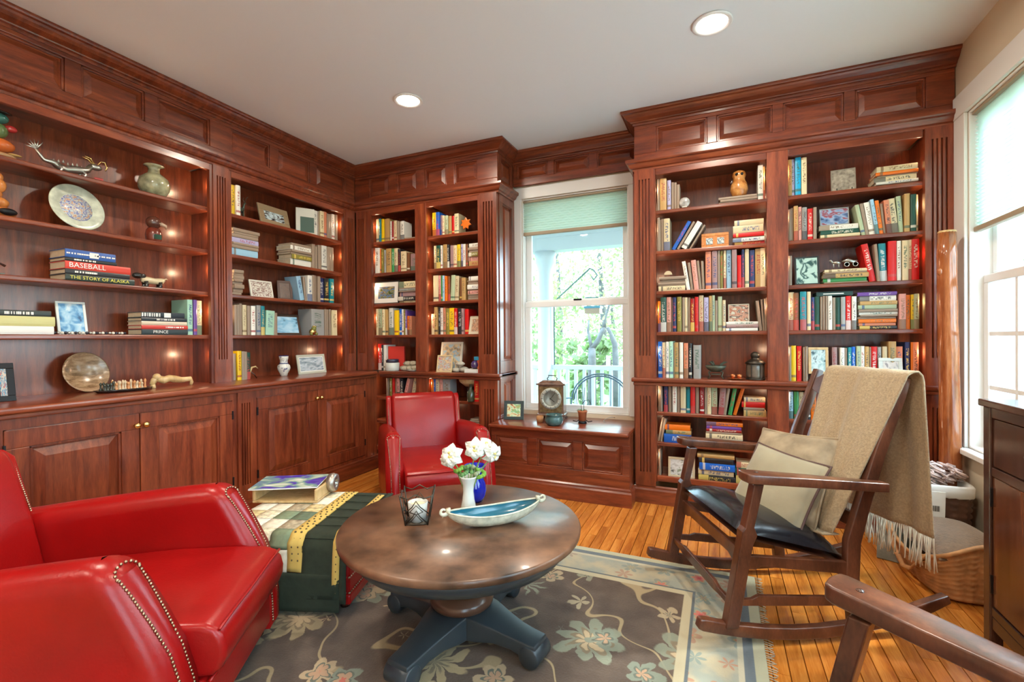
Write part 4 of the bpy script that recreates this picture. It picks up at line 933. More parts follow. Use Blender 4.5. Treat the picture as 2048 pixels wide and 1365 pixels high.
row('R1', .44, A3, 'L118 140 175 468 rd;L145 165 198 480 bk;S185 458 688:bl 615,tn 576,or 522;S592 958 718:bl 668,cr 614,gy 592,dr 566,pu 532,or 496')
row('R1', .19, A3, 'V124 146 776 tn;S516 880 1092:bk 1052,cr 1000,bl 932,bk 882,tn 846;S886 1075 1092:tl 1012,dg 942,cr 882')
D1, D2 = (1560, 280, 4.266), (1560, 540, 4.266)
row('R2', 2.115, D1, 'V60 94 166 tn;V96 128 158 lv;V130 180 146 cy;V183 230 148 cr;S820 1224 350:bl 322,wh 290,cr 246,wh 236,or 206,cr 158')
row('R2', 1.822, D1, 'V60 86 592 cr;V90 115 576 ol;V118 155 562 tn;V158 188 566 pk;V190 232 572 gy;V238 284 582 rd;V286 315 572 bk;S332 690 815:cr 772,dg 730,wh 688;L700 735 660 552 sg;L738 768 700 540 cr;L770 818 745 530 wh;L820 850 785 508 lb;L852 886 828 516 or;L888 912 870 540 nv;L915 960 908 512 sa;L962 1020 952 500 cr;L1022 1062 1018 475 sg;V1064 1112 456 tn;V1116 1166 462 dg;V1170 1200 458 cr;V1202 1226 456 rd')
row('R2', 1.532, D1, 'V62 94 988 or;S368 760 1208:gy 1192,gr 1152,tn 1114,or 1104,cr 1076;L770 828 725 890 rd;L832 858 815 890 or;L862 924 878 880 tl;V924 996 862 rd;V1000 1036 860 wh;V1045 1098 856 cr;V1100 1150 848 cr;V1153 1164 850 br;V1166 1228 842 rd')
row('R2', 1.238, D2, 'V64 115 190 cr;V118 166 196 br;V172 226 186 tl;V232 264 186 cr;V268 300 232 nv;V303 345 226 dg;V347 366 228 br;V368 388 222 gr;V390 408 222 sg;V410 446 222 wh;V449 478 235 mv;V480 522 235 dg;V524 562 230 gy;V566 612 222 rd;V616 655 226 wh;S668 1012 490:bk 456,sa 430,or 398,cr 378,tl 362,wh 336,rd 312,sg 278,tn 244,wh 198,pu 166;V1018 1078 204 pk;V1081 1122 212 or;V1127 1178 208 ye;V1180 1222 202 sg')
row('R2', .907, D2, 'V72 95 656 cr;V97 140 648 ye;V147 190 652 rd;V200 214 660 bk;V216 240 655 tl;V450 496 662 mv;V516 554 666 wh;V556 580 668 nv;V582 614 662 tl;V616 650 658 bl;V654 690 652 sg;V692 724 652 wh;V726 762 655 tn;V765 780 660 cr;V782 836 656 rd;V840 872 660 gy;V880 922 656 cr;V927 994 612 tn;V1000 1056 656 sa;V1076 1120 618 nv;V1126 1176 618 or;V1184 1232 618 sa')
row('R2', .66, D2, 'V78 115 1042 lb;V120 160 1042 gr;V165 210 1046 cr;V215 262 1045 bk;V265 310 1050 or;V315 356 1046 mv;V360 418 1042 cr;V425 450 1050 dr;V455 492 1048 dg;V495 540 1050 ye;V545 600 1045 bl;V605 660 1050 cr;V670 740 1050 tn')
C1, C2, C3 = (735, 420, 9.75), (735, 550, 9.75), (735, 680, 8.53)
row('A', 2.115, C1, 'V118 200 172 cr;V204 238 168 tl;V240 292 168 ye;V300 396 162 tn;V420 460 218 wh;V462 500 222 dr;V503 560 208 cr;V564 600 215 br;V610 682 210 wh;S690 950 520:wh 474')
row('A', 1.822, C1, 'V94 170 748 wh;V175 240 752 or;V243 292 760 ol;V300 336 780 gy;V345 446 752 tn;V450 500 752 gr;V505 572 746 cr;V576 626 762 bk;V636 740 806 cr;V745 800 830 br;V820 955 852 mv')
row('A', 1.532, C2, 'S590 962 545:cr 492,bk 412,mv 322,bk 300,gy 262,wh 238,cr 116')
row('A', 1.238, C2, 'V80 130 662 sa;V136 180 666 cr;V184 264 662 sg;V280 322 672 cr;V324 376 672 tn;V398 482 646 wh;V514 588 692 ye;V590 640 662 bl;V642 672 670 wh;V676 716 680 ol;V718 750 690 pu;V756 800 800 or;V802 852 802 sa')
row('A', .907, C3, 'V160 216 72 rd;V225 252 86 bk;V254 292 88 wh')
row('A', .66, C3, 'V300 330 660 br;V334 346 662 cr;V360 402 662 ol;V408 446 662 rd;V448 480 662 gy;V482 534 662 pk;V540 600 665 bk;L600 650 700 668 pk;L712 770 800 668 cr')
row('A', .44, C3, 'S320 560 1365:tn 1270,rd 1190,cr 1160,sg 1135')
E1, E2, E3 = (845, 400, 9.75), (845, 530, 9.1), (845, 670, 8.53)
row('B', 2.115, E1, 'V172 246 242 ye;V254 322 238 bl;V325 366 290 mv;V370 412 300 cr;V416 476 300 sg;V480 540 305 tn;V545 596 302 rd;V606 690 262 cr;S745 1102 590:wh 550')
row('B', 1.822, E1, 'V194 250 888 cr;V254 332 886 dg;V336 370 886 wh;V380 460 864 tn;V468 508 870 bk;V514 580 880 mv;V588 652 882 cr;V654 716 864 ye;V722 764 854 lv;V768 820 856 wh;V824 866 860 br;S878 1104 1258:tn 1150,pk 1060,ol 985,sa 940,rd 880,wh 800')
row('B', 1.532, E2, 'V178 270 192 cr;V278 318 192 pk;V320 352 192 gr;V354 390 195 lb;V394 436 202 or;V438 480 208 br;V486 560 186 sg 3;V564 634 200 cr 2;V650 694 232 br;V698 770 232 tn;S808 1044 605:bk 565,tl 545,wh 512,dg 490,pk 430,cr 404,wh 320,or 268,bk 240,wh 165')
row('B', 1.238, E2, 'V106 192 892 cr;V198 256 768 tn;V264 300 772 bk;V302 350 780 wh;V354 400 782 sa;V402 466 792 ol;V468 560 784 ye;V564 620 792 rd;V630 700 792 bk;V704 740 795 mv;V745 815 802 rd')
row('B', .66, E3, 'V68 110 762 or;V138 202 764 bl;V206 262 764 cr;V264 320 766 pk;V322 450 768 gy;V870 950 785 rd')
row('B', .44, E3, 'S800 960 1365:or 1320,rd 1290,bk 1255,or 1232')
G1, G2 = (440, 320, 4.55), (440, 560, 4.55)
row('L2', 2.115, G1, 'V114 150 224 ye;V152 190 232 wh;V850 900 458 wh;V902 914 466 dg;V916 950 468 cr;V952 980 472 sa;V982 1010 490 ol;V1011 1030 492 pk;V1032 1060 492 wh;V1062 1086 498 cr')
row('L2', 1.822, G1, 'S122 365 885:lb 838,lb 808,gy 786,lv 742,bk 712,bk 690,rd 660;S655 866 972:wh 930,ol 892,wh 872,bk 850,wh 812,bk 790;V840 868 768 mt;V874 892 790 gy;V895 925 778 or;V927 975 782 wh;V977 990 790 or;V992 1016 792 lv;V1020 1046 798 pk')
row('L2', 1.532, G1, 'S126 228 1236:wh 1216,sa 1180,wh 1142,rd 1120,tn 1095,wh 1062,lb 1042,sg 1010;L740 780 725 1062 lb;L785 802 775 1065 bl;V804 845 1052 wh;V847 870 1050 ye;V872 890 1052 or;V892 916 1060 lv;V920 958 1076 nv;V960 1000 1080 bk;V1015 1052 1082 tl')
row('L2', 1.238, G2, 'V134 160 228 cr;V162 186 226 cr;V195 220 216 sa;V223 260 228 cr;V263 292 236 lb;V300 340 238 wh;V344 380 232 gy;V383 416 238 tl;V422 500 282 mt 3;V506 538 300 bk;V840 958 268 gy;V960 978 268 wh;V980 996 270 ye;V1000 1016 270 gr;V1022 1070 276 cr')
row('L2', .907, G2, 'V134 160 672 gr;V164 200 648 ye;V202 228 652 tl;V230 256 654 wh;V258 296 662 dg')
row('L1', 1.238, (240, 590, 10.78), 'V1455 1570 105 mt;V1590 1665 110 pu;V1680 1800 125 cr')
# the 300 largest as things, the rest as one
BOOKS.sort(key=lambda q: -q['px'])
rest = MB()
for n_, q in enumerate(BOOKS):
    ax, v = TK[q['bay']]; dj = brng.uniform(0, .022)
    T = Matrix.Translation((q['u'], v+dj, q['z'])) if ax == 'y' else Matrix.Translation((v-dj, q['u'], q['z'])) @ Matrix.Rotation(R(90), 4, 'Z')
    if q['kind'] == 'h': T = T @ Matrix.Translation((-q['h']/2, 0, q['w']/2)) @ Matrix.Rotation(R(90), 4, 'Y')
    elif q['lean']:
        a = R(q['lean']); pv = q['w']/2*(1 if a > 0 else -1); T = T @ Matrix.Translation((pv, 0, 0)) @ Matrix.Rotation(a, 4, 'Y') @ Matrix.Translation((-pv, 0, 0))
    if n_ >= 300: 
        b = MB(T); book_mesh(b, q['w'], q['d'], q['h']); rest.T = None; rest.add(b.v, b.f); rest.m[-len(b.f):] = b.m; continue
    nm, col = BC[q['c']]; jit = brng.uniform(.85, 1.1)
    b = MB(); book_mesh(b, q['w'], q['d'], q['h'])
    o = b.build('book', [BOOKM, PAPER]); o.matrix_world = T
    g_ = col[0]*.3+col[1]*.6+col[2]*.1; o.color = (*[min(1, max(.004, (g_+(c-g_)*1.3)*jit)) for c in col], 1)
    lum = col[0]*.3+col[1]*.6+col[2]*.1
    acc = brng.choice([(.7, .66, .55), (.7, .5, .12), (.66, .64, .6), (.5, .06, .05)]) if lum < .22 else brng.choice([(.03, .03, .04), (.35, .03, .03), (.03, .07, .2), (.05, .12, .08), (.2, .12, .06)])
    o['accent'] = acc
    rn = ROWN[q['zs']]; rn = 'on the counter' if rn == 'counter' else 'on the %s shelf' % rn
    tag(o, '%s book%s, %s from left %s, %s' % (nm, ' lying flat' if q['kind'] == 'h' else '', ORD[q['i']], rn, BAYN[q['bay']]), 'book', 'books on the library shelves')
ro = rest.build('small_books', [mat('assorted_book_cloth', (.30, .22, .16), .5), PAPER], None, 'assorted thin books squeezed between the larger ones on the shelves', 'books', kind='stuff')
# the large stack on the left wall: lettered spines
def letters(txt, size, m, parent, loc, rot, ext=.0004, ax='CENTER'):
    c = bpy.data.curves.new('lettering', 'FONT'); c.body = txt; c.size = size; c.extrude = ext; c.align_x = ax; c.align_y = 'CENTER'; c.resolution_u = 2
    o = bpy.data.objects.new('lettering', c); COL.objects.link(o)
    dg = bpy.context.evaluated_depsgraph_get(); me = bpy.data.meshes.new_from_object(o.evaluated_get(dg)); bpy.data.objects.remove(o); bpy.data.curves.remove(c)
    me.materials.clear(); me.materials.append(m)
    q = bpy.data.objects.new('spine_title', me); COL.objects.link(q); q.parent = parent; q.location = loc; q.rotation_euler = rot
    return q
INKW = mat('white_print', (.8, .79, .75), .5); INKY = mat('yellow_print', (.72, .66, .10), .5)
def flatbook(u0, u1, z0, z1, col, label, texts=(), depth=.19, x=-3.20, rz=0, twist=0):
    t = thing('book', (x, (u0+u1)/2, z0), label, 'book', R(90)+twist)
    L, th = u1-u0, z1-z0-.0006
    b = MB(Matrix.Translation((-L/2, 0, th/2)) @ Matrix.Rotation(R(90), 4, 'Y')); n = MB(b.T); 
    ix = min(.0035, th*.15); w, d, h = th, depth, L
    o = [(-w/2, d), (-w/2, .003), (-w*.25, .0006), (0, 0), (w*.25, .0006), (w/2, .003), (w/2, d)]; i_ = [(w/2-ix, d), (w/2-ix, .006), (-w/2+ix, .006), (-w/2+ix, d)]
    b.prism(o+i_, 0, h, 'z'); b.build('cover', mat('cover_%.2f_%.2f_%.2f' % col, col, .35), t)
    n.box(-w/2+ix, w/2-ix, .006, d-.004, .003, h-.003); n.build('page_block', PAPER, t)
    for tx, sz, m, off in texts:
        if tx and tx != '#': letters(tx, sz, m, t, (off, -.0012, th/2), (R(90), 0, 0)); continue
        g = MB(); rg = random.Random(int(off*1000)+7)      # print too small to read: plain marks
        if tx == '#': g.box(off-sz*.7, off+sz*.7, -.0016, -.0004, th/2-sz*.5, th/2+sz*.5)
        else:
            a = off-.05
            while a < off+.05: w_ = rg.uniform(.003, .010); g.box(a, a+w_, -.0016, -.0004, th/2-sz*.5, th/2+sz*.5); a += w_+rg.choice([.0015, .0015, .006])
        g.build('printed_mark', m, t)
    return t
# stack 1 (third shelf, near bay)
z = 1.532; yl = 1.335
for th, L, col, lab, tx in ((.034, .325, (.02, .035, .03), 'dark green book with yellow title at the bottom of the baseball stack', [('THE STORY OF ALASKA', .026, INKY, -.005)]),
        (.028, .30, (.018, .02, .025), 'black book with a white title just under the red baseball book', [('', .010, INKW, -.06)]),
        (.042, .305, (.62, .05, .03), 'thick red book titled BASEBALL in the near left stack', [('BASEBALL', .038, INKW, -.055)]),
        (.020, .235, (.02, .022, .03), 'thin black book between the blue and red ones in the near left stack', [('', .008, INKW, -.03)]),
        (.045, .23, (.03, .10, .36), 'blue book with white emblem on top of the near left stack', [('', .008, INKW, -.06), ('#', .03, INKW, .012), ('', .008, INKW, .065)])):
    flatbook(yl, yl+L, z, z+th, col, lab, tx, depth=.17); z += th
z = 1.238; yl = 1.695
for th, L, col, lab, tx in ((.035, .27, (.03, .045, .05), 'dark book titled PRINCE at the bottom of the second left stack', [('PRINCE', .026, INKW, -.03)]),
        (.025, .27, (.55, .05, .04), 'red book second from bottom beside the upright mint book', [('', .009, INKW, .05)]),
        (.024, .265, (.66, .55, .42), 'cream book in the middle of the stack beside the mint book', []),
        (.022, .265, (.02, .03, .04), 'dark book with small white title fourth in its stack', [('', .010, INKW, .0)]),
        (.035, .25, (.02, .028, .04), 'black and white book on top of the stack beside the mint book', [('', .022, INKW, -.075), ('#', .028, INKW, .02)])):
    flatbook(yl, yl+L, z, z+th, col, lab, tx, depth=.15); z += th
z = 1.238; yl = 1.02
for th, L, col, lab in ((.042, .265, (.72, .71, .68), 'thick white book at the bottom of the stack by the left edge'), (.05, .27, (.55, .52, .22), 'pale yellow-green book in the stack by the left edge'), (.030, .255, (.03, .04, .04), 'black and white book on top of the stack by the left edge')):
    flatbook(yl, yl+L, z, z+th, col, lab, [('', .014, INKW, 0)] if th == .03 else (), depth=.17); z += th
# ================================================================== SHELF ORNAMENTS
def place(bay, u, d, z): ax, v = TK[bay]; return Vector((u, v+d, z)) if ax == 'y' else Vector((v-d, u, z))
def RZ(bay): return 0 if TK[bay][0] == 'y' else R(90)
def pxu(bay, crop, cx, cy): return uv(bay, crop[0]+cx/crop[2], crop[1]+cy/crop[2])
FULL = (0, 0, 1)
CER = lambda n, c, **k: mat(n, c, .2, coat=.4, **k)
SILV = mat('aged_silver', (.50, .50, .46), .32, .9); BRONZE = mat('green_bronze', (.10, .115, .085), .45, .5, noise=.4, nscale=30)
GLZ = mat('frame_glass_sheen', (.5, .5, .5), .05)
def frame(bay, zs, crop, x0, x1, yt, label, fcol, pic, bw=.014, matw=0, lean=12, d=.07, turn=0, base=0, cat='picture frame', th=.012, mcol=(.78, .75, .68)):
    u0, zt = pxu(bay, crop, x0, yt); u1, zt2 = pxu(bay, crop, x1, yt); w = abs(u1-u0); h = ((zt+zt2)/2-zs-base)/math.cos(R(lean))
    t = thing('picture_frame', place(bay, (u0+u1)/2, d, zs+base), label, cat, RZ(bay)+R(turn))
    T = Matrix.Rotation(R(-lean), 4, 'X'); fm = fcol if not isinstance(fcol, tuple) else mat('frame_%.2f_%.2f_%.2f' % fcol, fcol, .4)
    b = MB(T)
    for q in ((-w/2, w/2, 0, bw), (-w/2, w/2, h-bw, h), (-w/2, -w/2+bw, bw, h-bw), (w/2-bw, w/2, bw, h-bw)): b.box(q[0], q[1], 0, th, q[2], q[3])
    b.build('border', fm, t, bevel=.002)
    i = bw
    if matw: MB(T).box(-w/2+bw, w/2-bw, .004, .006, bw, h-bw).build('mat_board', mat('mat_board_%.2f' % mcol[2], mcol, .8), t); i = bw+matw
    MB(T).box(-w/2+i, w/2-i, .003, .0039 if matw else .006, i, h-i).build('photo', pic, t)
    MB(T).box(-w/2+.004, w/2-.004, th-.005, th+.001, .004, h-.004).build('backing', BLACKM, t)
    if lean > 3: MB().hexa([(-.01, .012+h*.62*math.sin(R(lean)), h*.6), (.01, .012+h*.62*math.sin(R(lean)), h*.6), (.01, h*.40, .0), (-.01, h*.40, 0)], [(-.01, .016+h*.62*math.sin(R(lean)), h*.6), (.01, .016+h*.62*math.sin(R(lean)), h*.6), (.01, h*.40+.004, .0), (-.01, h*.40+.004, 0)]).build('easel_leg', BLACKM, t)
    return t
P = picture
BLUEP = P('climber_photo', [(.04, .10, .22), (.12, .32, .58), (.35, .58, .75), (.62, .74, .82)], 2.4, 1.1)
def orn(name, bay, cx, zs, label, cat, d=.07, crop=FULL, turn=0, cy=500): 
    u, _ = pxu(bay, crop, cx, cy); return thing(name, place(bay, u, d, zs), label, cat, RZ(bay)+R(turn))
# ---- near bay of the left wall
t = orn('folk_figurine', 'L1', 14, 2.115, 'colourful painted folk figurine on the top shelf at the left edge', 'figurine')
for nm, c, r, sc, z, x in (('base', (.40, .24, .12), .05, (1.3, .8, .35), .018, .0), ('skirt', (.55, .13, .03), .05, (1.2, .8, .7), .07, 0), ('body', (.10, .16, .06), .045, (1, .8, .9), .14, -.01), ('bird', (.40, .03, .03), .022, (1.1, .8, .8), .165, .045), ('head', (.03, .13, .11), .035, (1.1, .8, .8), .205, .0), ('hat', (.02, .02, .02), .03, (1.7, 1, .25), .235, 0)):
    MB().ball((x, 0, z), r, 14, 10, sc=sc).build(nm, CER('glaze_%s' % nm, c), t)
for s in (-1, 1): MB().ball((s*.055, -.01, .035), .022, 10, 6, sc=(1.3, .6, .3)).build('leaf', CER('leaf_gold', (.5, .3, .1)), t)
t = orn('dragon_figurine', 'L1', 150, 2.115, 'silvery dragon figurine on the top shelf', 'figurine', d=.06)
pts = [(-.135, 0, .10), (-.115, .005, .075), (-.10, 0, .052), (-.065, -.005, .05), (-.04, 0, .035), (-.01, .006, .03), (.025, 0, .04), (.055, -.004, .045), (.085, 0, .055), (.105, 0, .085)]
MB().tube(pts, [.005, .008, .010, .014, .018, .020, .021, .020, .016, .013], 10).build('body', SILV, t)
MB().ball((.125, 0, .085), .022, 12, 8, sc=(1.4, .8, .8)).build('head', SILV, t)
for s in (-1, 1): MB().tube([(.115, s*.008, .10), (.095, s*.012, .125), (.07, s*.014, .13)], [.005, .004, .002], 6).build('horn', BRASS, t)
MB().tube([(.135, 0, .10), (.15, 0, .125), (.17, 0, .128), (.18, 0, .10), (.172, 0, .08)], .004, 6).build('whisker', BRASS, t)
for k in range(6): a = R(60+k*22); MB().tube([(-.13, 0, .10), (-.13+.045*math.cos(a), .006*(k-3)*.5, .10+.045*math.sin(a))], [.006, .001], 6).build('tail_spike', SILV, t)
for k in range(8): x = -.06+k*.02; MB().lathe([(.007, 0), (0, .018)], 6).build('back_spine', SILV, t, loc=(x, 0, .055+.004*(k % 3)))
for x, y in ((-.055, .018), (-.045, -.02), (.05, .018), (.06, -.02)): MB().tube([(x, y*.6, .045), (x+.012, y, .022), (x, y*1.1, .004), (x+.016, y*1.1, .003)], [.010, .007, .006, .005], 8).build('leg', SILV, t)
MB().box(-.02, .02, -.014, .014, 0, .018).build('trinket_box', mat('red_lacquer', (.40, .02, .02), .3), None, 'tiny red box beside the dragon figurine', 'box', loc=place('L1', pxu('L1', FULL, 203, 352)[0], .03, 2.115), rot=(0, 0, R(70)), bevel=.004)
t = orn('vase', 'L1', 325, 2.115, 'round mottled green and cream vase with flared neck', 'vase', d=.08)
VM = CER('mottled_green_glaze', (.34, .33, .20), noise=.6, nscale=16)
MB().lathe([(0, 0), (.04, 0), (.062, .015), (.082, .05), (.086, .08), (.078, .115), (.05, .142), (.034, .152), (.030, .175), (.034, .192), (.055, .200), (.052, .204), (.028, .196), (.022, .16), (0, .15)], 36).build('body', VM, t)
t = orn('carved_figure', 'L1', 8, 1.822, 'orange-brown carved figure at the left edge of the second shelf', 'figurine')
for z, r, sc, x in ((.03, .045, (1.2, .8, .6), .02), (.075, .042, (1.1, .8, .7), 0), (.115, .035, (.9, .8, .8), -.01), (.16, .04, (.9, .8, 1.0), 0), (.20, .028, (.9, .8, 1), .0)): MB().ball((x, 0, z), r, 14, 10, sc=sc).build('carving', PALEW, t)
MB().ball((.03, -.03, .03), .03, 12, 8, sc=(1.2, .5, .6)).build('dark_scale', BLACKM, t)
t = orn('plate', 'L1', 172, 1.822, 'pale blue and white plate with painted flowers, propped upright', 'plate', d=.06, turn=6)
T = Matrix.Rotation(R(78), 4, 'X') @ Matrix.Translation((0, .129, -.01))
MB(Matrix.Rotation(R(-14), 4, 'X') @ Matrix.Translation((0, .0, .132)) @ Matrix.Rotation(R(90), 4, 'X')).lathe([(0, 0), (.075, .0), (.09, .006), (.128, .016), (.132, .019), (.128, .022), (.088, .011), (.074, .005), (0, .005)], 56).build('rim', CER('plate_rim', (.60, .64, .52), noise=.25, nscale=22), t)
MB(Matrix.Rotation(R(-14), 4, 'X') @ Matrix.Translation((0, .0, .132)) @ Matrix.Rotation(R(90), 4, 'X')).lathe([(0, .0055), (.083, .0055), (.083, .0062), (0, .0062)], 40).build('painted_centre', P('painted_flowers', [(.50, .60, .66), (.62, .70, .68), (.16, .16, .45), (.66, .70, .66), (.62, .25, .10), (.6, .68, .66)], 9, .7), t)
MB().box(-.05, .05, .02, .07, 0, .012).build('stand', DARKW, t)
t = orn('jug_figure', 'L1', 321, 1.822, 'brown and red ceramic head-shaped jug on the second shelf', 'figurine', d=.07)
MB().lathe([(0, 0), (.032, 0), (.042, .02), (.045, .05), (.04, .08), (.026, .098), (0, .10)], 24).build('body', CER('jug_red', (.20, .035, .018), noise=.5, nscale=12), t)
MB().ball((0, 0, .13), .04, 18, 12, sc=(1.05, .95, 1)).build('head', CER('jug_brown', (.11, .04, .025), noise=.4, nscale=12), t)
MB().tube([(.03, -.02, .125), (.055, -.03, .115), (.06, -.03, .095)], [.014, .010, .004], 10).build('beak', CER('jug_cream', (.5, .35, .25)), t)
MB().box(-.02, .02, -.048, -.040, .02, .05).build('green_badge', CER('jug_green', (.02, .07, .045)), t)
t = orn('stick_stand', 'L1', 8, 1.532, 'thin dark stick resting on a small glass stand', 'ornament')
MB().tube([(-.12, 0, .135), (.0, 0, .066), (.028, 0, .05)], [.004, .004, .006], 8).build('stick', DARKW, t)
for s in (-1, 1): MB().tube([(.0, s*.006, .062), (-.01, s*.012, .02), (0, s*.012, .0)], .004, 6).build('foot', SILV, t)
MB().box(-.02, .02, -.016, .016, 0, .012).build('base', BRONZE, t)
t = orn('dog_figurine', 'L1', 311, 1.532, 'small black and cream dachshund figurine beside the book stack', 'figurine', d=.05)
CRM = CER('dog_cream', (.62, .52, .33)); BLKC = CER('dog_black', (.02, .018, .016))
MB().tube([(-.055, 0, .05), (-.03, 0, .048), (.02, 0, .044), (.06, 0, .048), (.075, 0, .058)], [.016, .022, .02, .02, .012], 12).build('body', CRM, t)
MB().ball((-.075, -.003, .07), .023, 12, 8, sc=(1.4, .8, .8)).build('head', BLKC, t); MB().ball((-.05, -.012, .07), .014, 10, 6, sc=(1.3, .5, 1)).build('ear', BLKC, t)
for x in (-.035, .045):
    for y in (-.014, .014): MB().tube([(x, y, .04), (x+.004, y, .012), (x-.004, y, .003)], [.012, .010, .011], 8).build('leg', BLKC, t)
MB().tube([(.072, 0, .058), (.09, 0, .066), (.098, 0, .06)], [.006, .004, .002], 6).build('tail', CRM, t)
frame('L1', 1.238, FULL, 128, 186, 602, 'white picture frame with a blue mountain photo on the fourth shelf', (.70, .74, .72), BLUEP, bw=.012, lean=14, d=.055, turn=-6)
t = orn('bead_necklace', 'L1', 170, 1.238, 'string of black and white beads lying on the fourth shelf', 'necklace', d=.02)
for k in range(26): MB().ball((-.19+.0155*k, .004*math.sin(k*.8), .009), .0085, 8, 6).build('bead', [mat('bead_white', (.7, .67, .58), .3), mat('bead_black', (.02, .02, .03), .3), SILV][k % 3], t)
frame('L1', CT, FULL, -14, 32, 727, 'ornate black metal picture frame at the left end of the counter', BLACKM, P('snapshot_crowd', [(.03, .05, .12), (.05, .25, .42), (.6, .5, .4), (.1, .2, .3), (.6, .15, .1)], 5, 2.2), bw=.028, lean=12, d=.0, turn=-4)
t = orn('wooden_bowl', 'L1', 196, CT, 'round turned wooden bowl standing on edge behind the chess set', 'bowl', d=.10, turn=8)
MB(Matrix.Rotation(R(-16), 4, 'X') @ Matrix.Translation((0, .0, .118)) @ Matrix.Rotation(R(90), 4, 'X')).lathe([(0, -.05), (.05, -.046), (.09, -.03), (.114, .0), (.118, .012), (.112, .012), (.085, -.015), (.045, -.03), (0, -.034)], 48).build('bowl', wood('bowl_wood', (.16, .09, .045), (.36, .22, .12), (.58, .40, .25), stretch=(3, 9, 16), rough=.25), t)
t = orn('chess_set', 'L1', 238, CT, 'chess set with small carved pieces on a black tray', 'chess set', d=-.035, turn=0)
MB().lathe([(0, 0), (.10, 0), (.115, .012), (.118, .016), (.10, .014), (0, .012)], 40).build('tray', mat('black_lacquer', (.012, .012, .013), .2, coat=.5), t).scale = (1.25, .62, 1)
cr = random.Random(4); IV = CER('chess_ivory', (.62, .46, .30)); DK = CER('chess_dark', (.03, .035, .025)); OR_ = CER('chess_orange', (.6, .26, .1))
for k in range(30):
    x = -.105+.0145*(k % 15); y = (-.022, .022)[k//15]+cr.uniform(-.005, .005); hh = cr.uniform(.035, .058)
    MB().lathe([(0, 0), (.0085, 0), (.008, .004), (.0045, .010), (.0042, hh*.6), (.0075, hh*.72), (.005, hh*.9), (0, hh)], 10).build('chess_piece', DK if x < -.06 else cr.choice([IV, IV, OR_]), t, loc=(x, y, .014))
t = orn('carved_figure', 'L1', 338, CT, 'pale tan wood carving of a reclining figure on the counter', 'carving', d=-.01, turn=0)
MB().tube([(-.115, 0, .02), (-.10, 0, .05), (-.085, 0, .06), (-.05, -.01, .045), (-.02, -.01, .055), (.02, 0, .045), (.06, 0, .038), (.115, 0, .04), (.125, 0, .018), (.12, 0, .0)], [.014, .018, .02, .024, .022, .024, .018, .016, .012, .008], 12).build('body', LIGHTW, t)
MB().tube([(-.115, -.01, .022), (-.11, -.012, .0)], [.014, .012], 10).build('arm', LIGHTW, t); MB().ball((-.088, -.004, .068), .022, 12, 8).build('head', LIGHTW, t)
# ---- far bay of the left wall
G1, G2 = (440, 320, 4.55), (440, 560, 4.55)
t = orn('deer_figurine', 'L2', 232, 2.115, 'small bronze deer figurine on the top shelf beside the yellow book', 'figurine', crop=G1, cy=450)
MB().tube([(-.03, 0, .06), (0, 0, .065), (.03, 0, .07)], [.015, .017, .015], 10).build('body', BRONZE, t); MB().tube([(.03, 0, .07), (.04, 0, .11), (.05, 0, .125)], [.011, .007, .009], 8).build('neck', BRONZE, t)
for x in (-.028, .028):
    for y in (-.008, .008): MB().tube([(x, y, .06), (x+.004, y, .03), (x, y, 0)], [.007, .004, .004], 6).build('leg', BRONZE, t)
for s in (-1, 1): MB().tube([(.047, s*.004, .13), (.045, s*.018, .155), (.055, s*.025, .17)], .0022, 5).build('antler', BRONZE, t)
frame('L2', 2.115, G1, 415, 700, 415, 'wide tan frame with a group photo on the top shelf', (.30, .21, .12), P('group_photo', [(.03, .03, .04), (.1, .08, .07), (.55, .66, .68), (.5, .6, .62), (.08, .06, .05)], 3.4, 3.3), bw=.05, lean=14, d=.06, turn=4)
frame('L2', 1.532, G1, 335, 540, 1092, 'white photo frame with small figures on the third shelf', (.70, .66, .56), P('figures_photo', [(.66, .62, .52), (.7, .66, .58), (.25, .14, .12), (.72, .69, .6), (.35, .3, .26)], 6, 4.1), bw=.012, lean=12, d=.06)
frame('L2', 1.532, G1, 612, 722, 1092, 'dark brown wooden frame seen edge-on on the third shelf', (.07, .03, .02), P('dark_photo', [(.05, .025, .02), (.1, .05, .03), (.07, .04, .03)], 4, 1.3), bw=.02, lean=8, d=.09, turn=-20)
frame('L2', 1.238, G2, 545, 790, 310, 'dark ornate frame with a blue seaside photo on the fourth shelf', (.06, .035, .025), P('seaside_photo', [(.03, .04, .08), (.25, .5, .7), (.4, .62, .78), (.5, .7, .82)], 2.0, 5.2), bw=.022, lean=12, d=.06)
t = orn('frog_figurine', 'L2', 860, 1.238, 'squat olive and gold frog figurine on the fourth shelf', 'figurine', crop=G2, cy=470, d=.02)
MB().ball((0, 0, .03), .03, 14, 10, sc=(1.1, .9, 1)).build('body', BRASS, t); MB().ball((0, -.012, .058), .022, 12, 8).build('head', mat('olive_glaze', (.20, .20, .05), .25), t)
for s in (-1, 1): MB().ball((s*.028, -.012, .012), .014, 10, 6).build('leg', mat('olive_glaze'), t); MB().ball((s*.012, -.02, .076), .008, 8, 6).build('eye', BRASS, t)
t = orn('horn_ornament', 'L2', 335, CT, 'curved horn ornament on the counter beside the upright books', 'ornament', crop=G2, cy=850, d=.04)
MB().tube([(-.035, 0, .0), (-.03, 0, .05), (-.01, 0, .085), (.02, 0, .09), (.04, 0, .075)], [.012, .009, .007, .006, .003], 8).build('horn', LIGHTW, t); MB().tube([(-.02, 0, .055), (.01, 0, .03), (.03, 0, 0)], .004, 6).build('prop', DARKW, t)
t = orn('vase', 'L2', 605, CT, 'small blue and white ginger-jar vase on the far counter', 'vase', crop=G2, cy=790, d=.03)
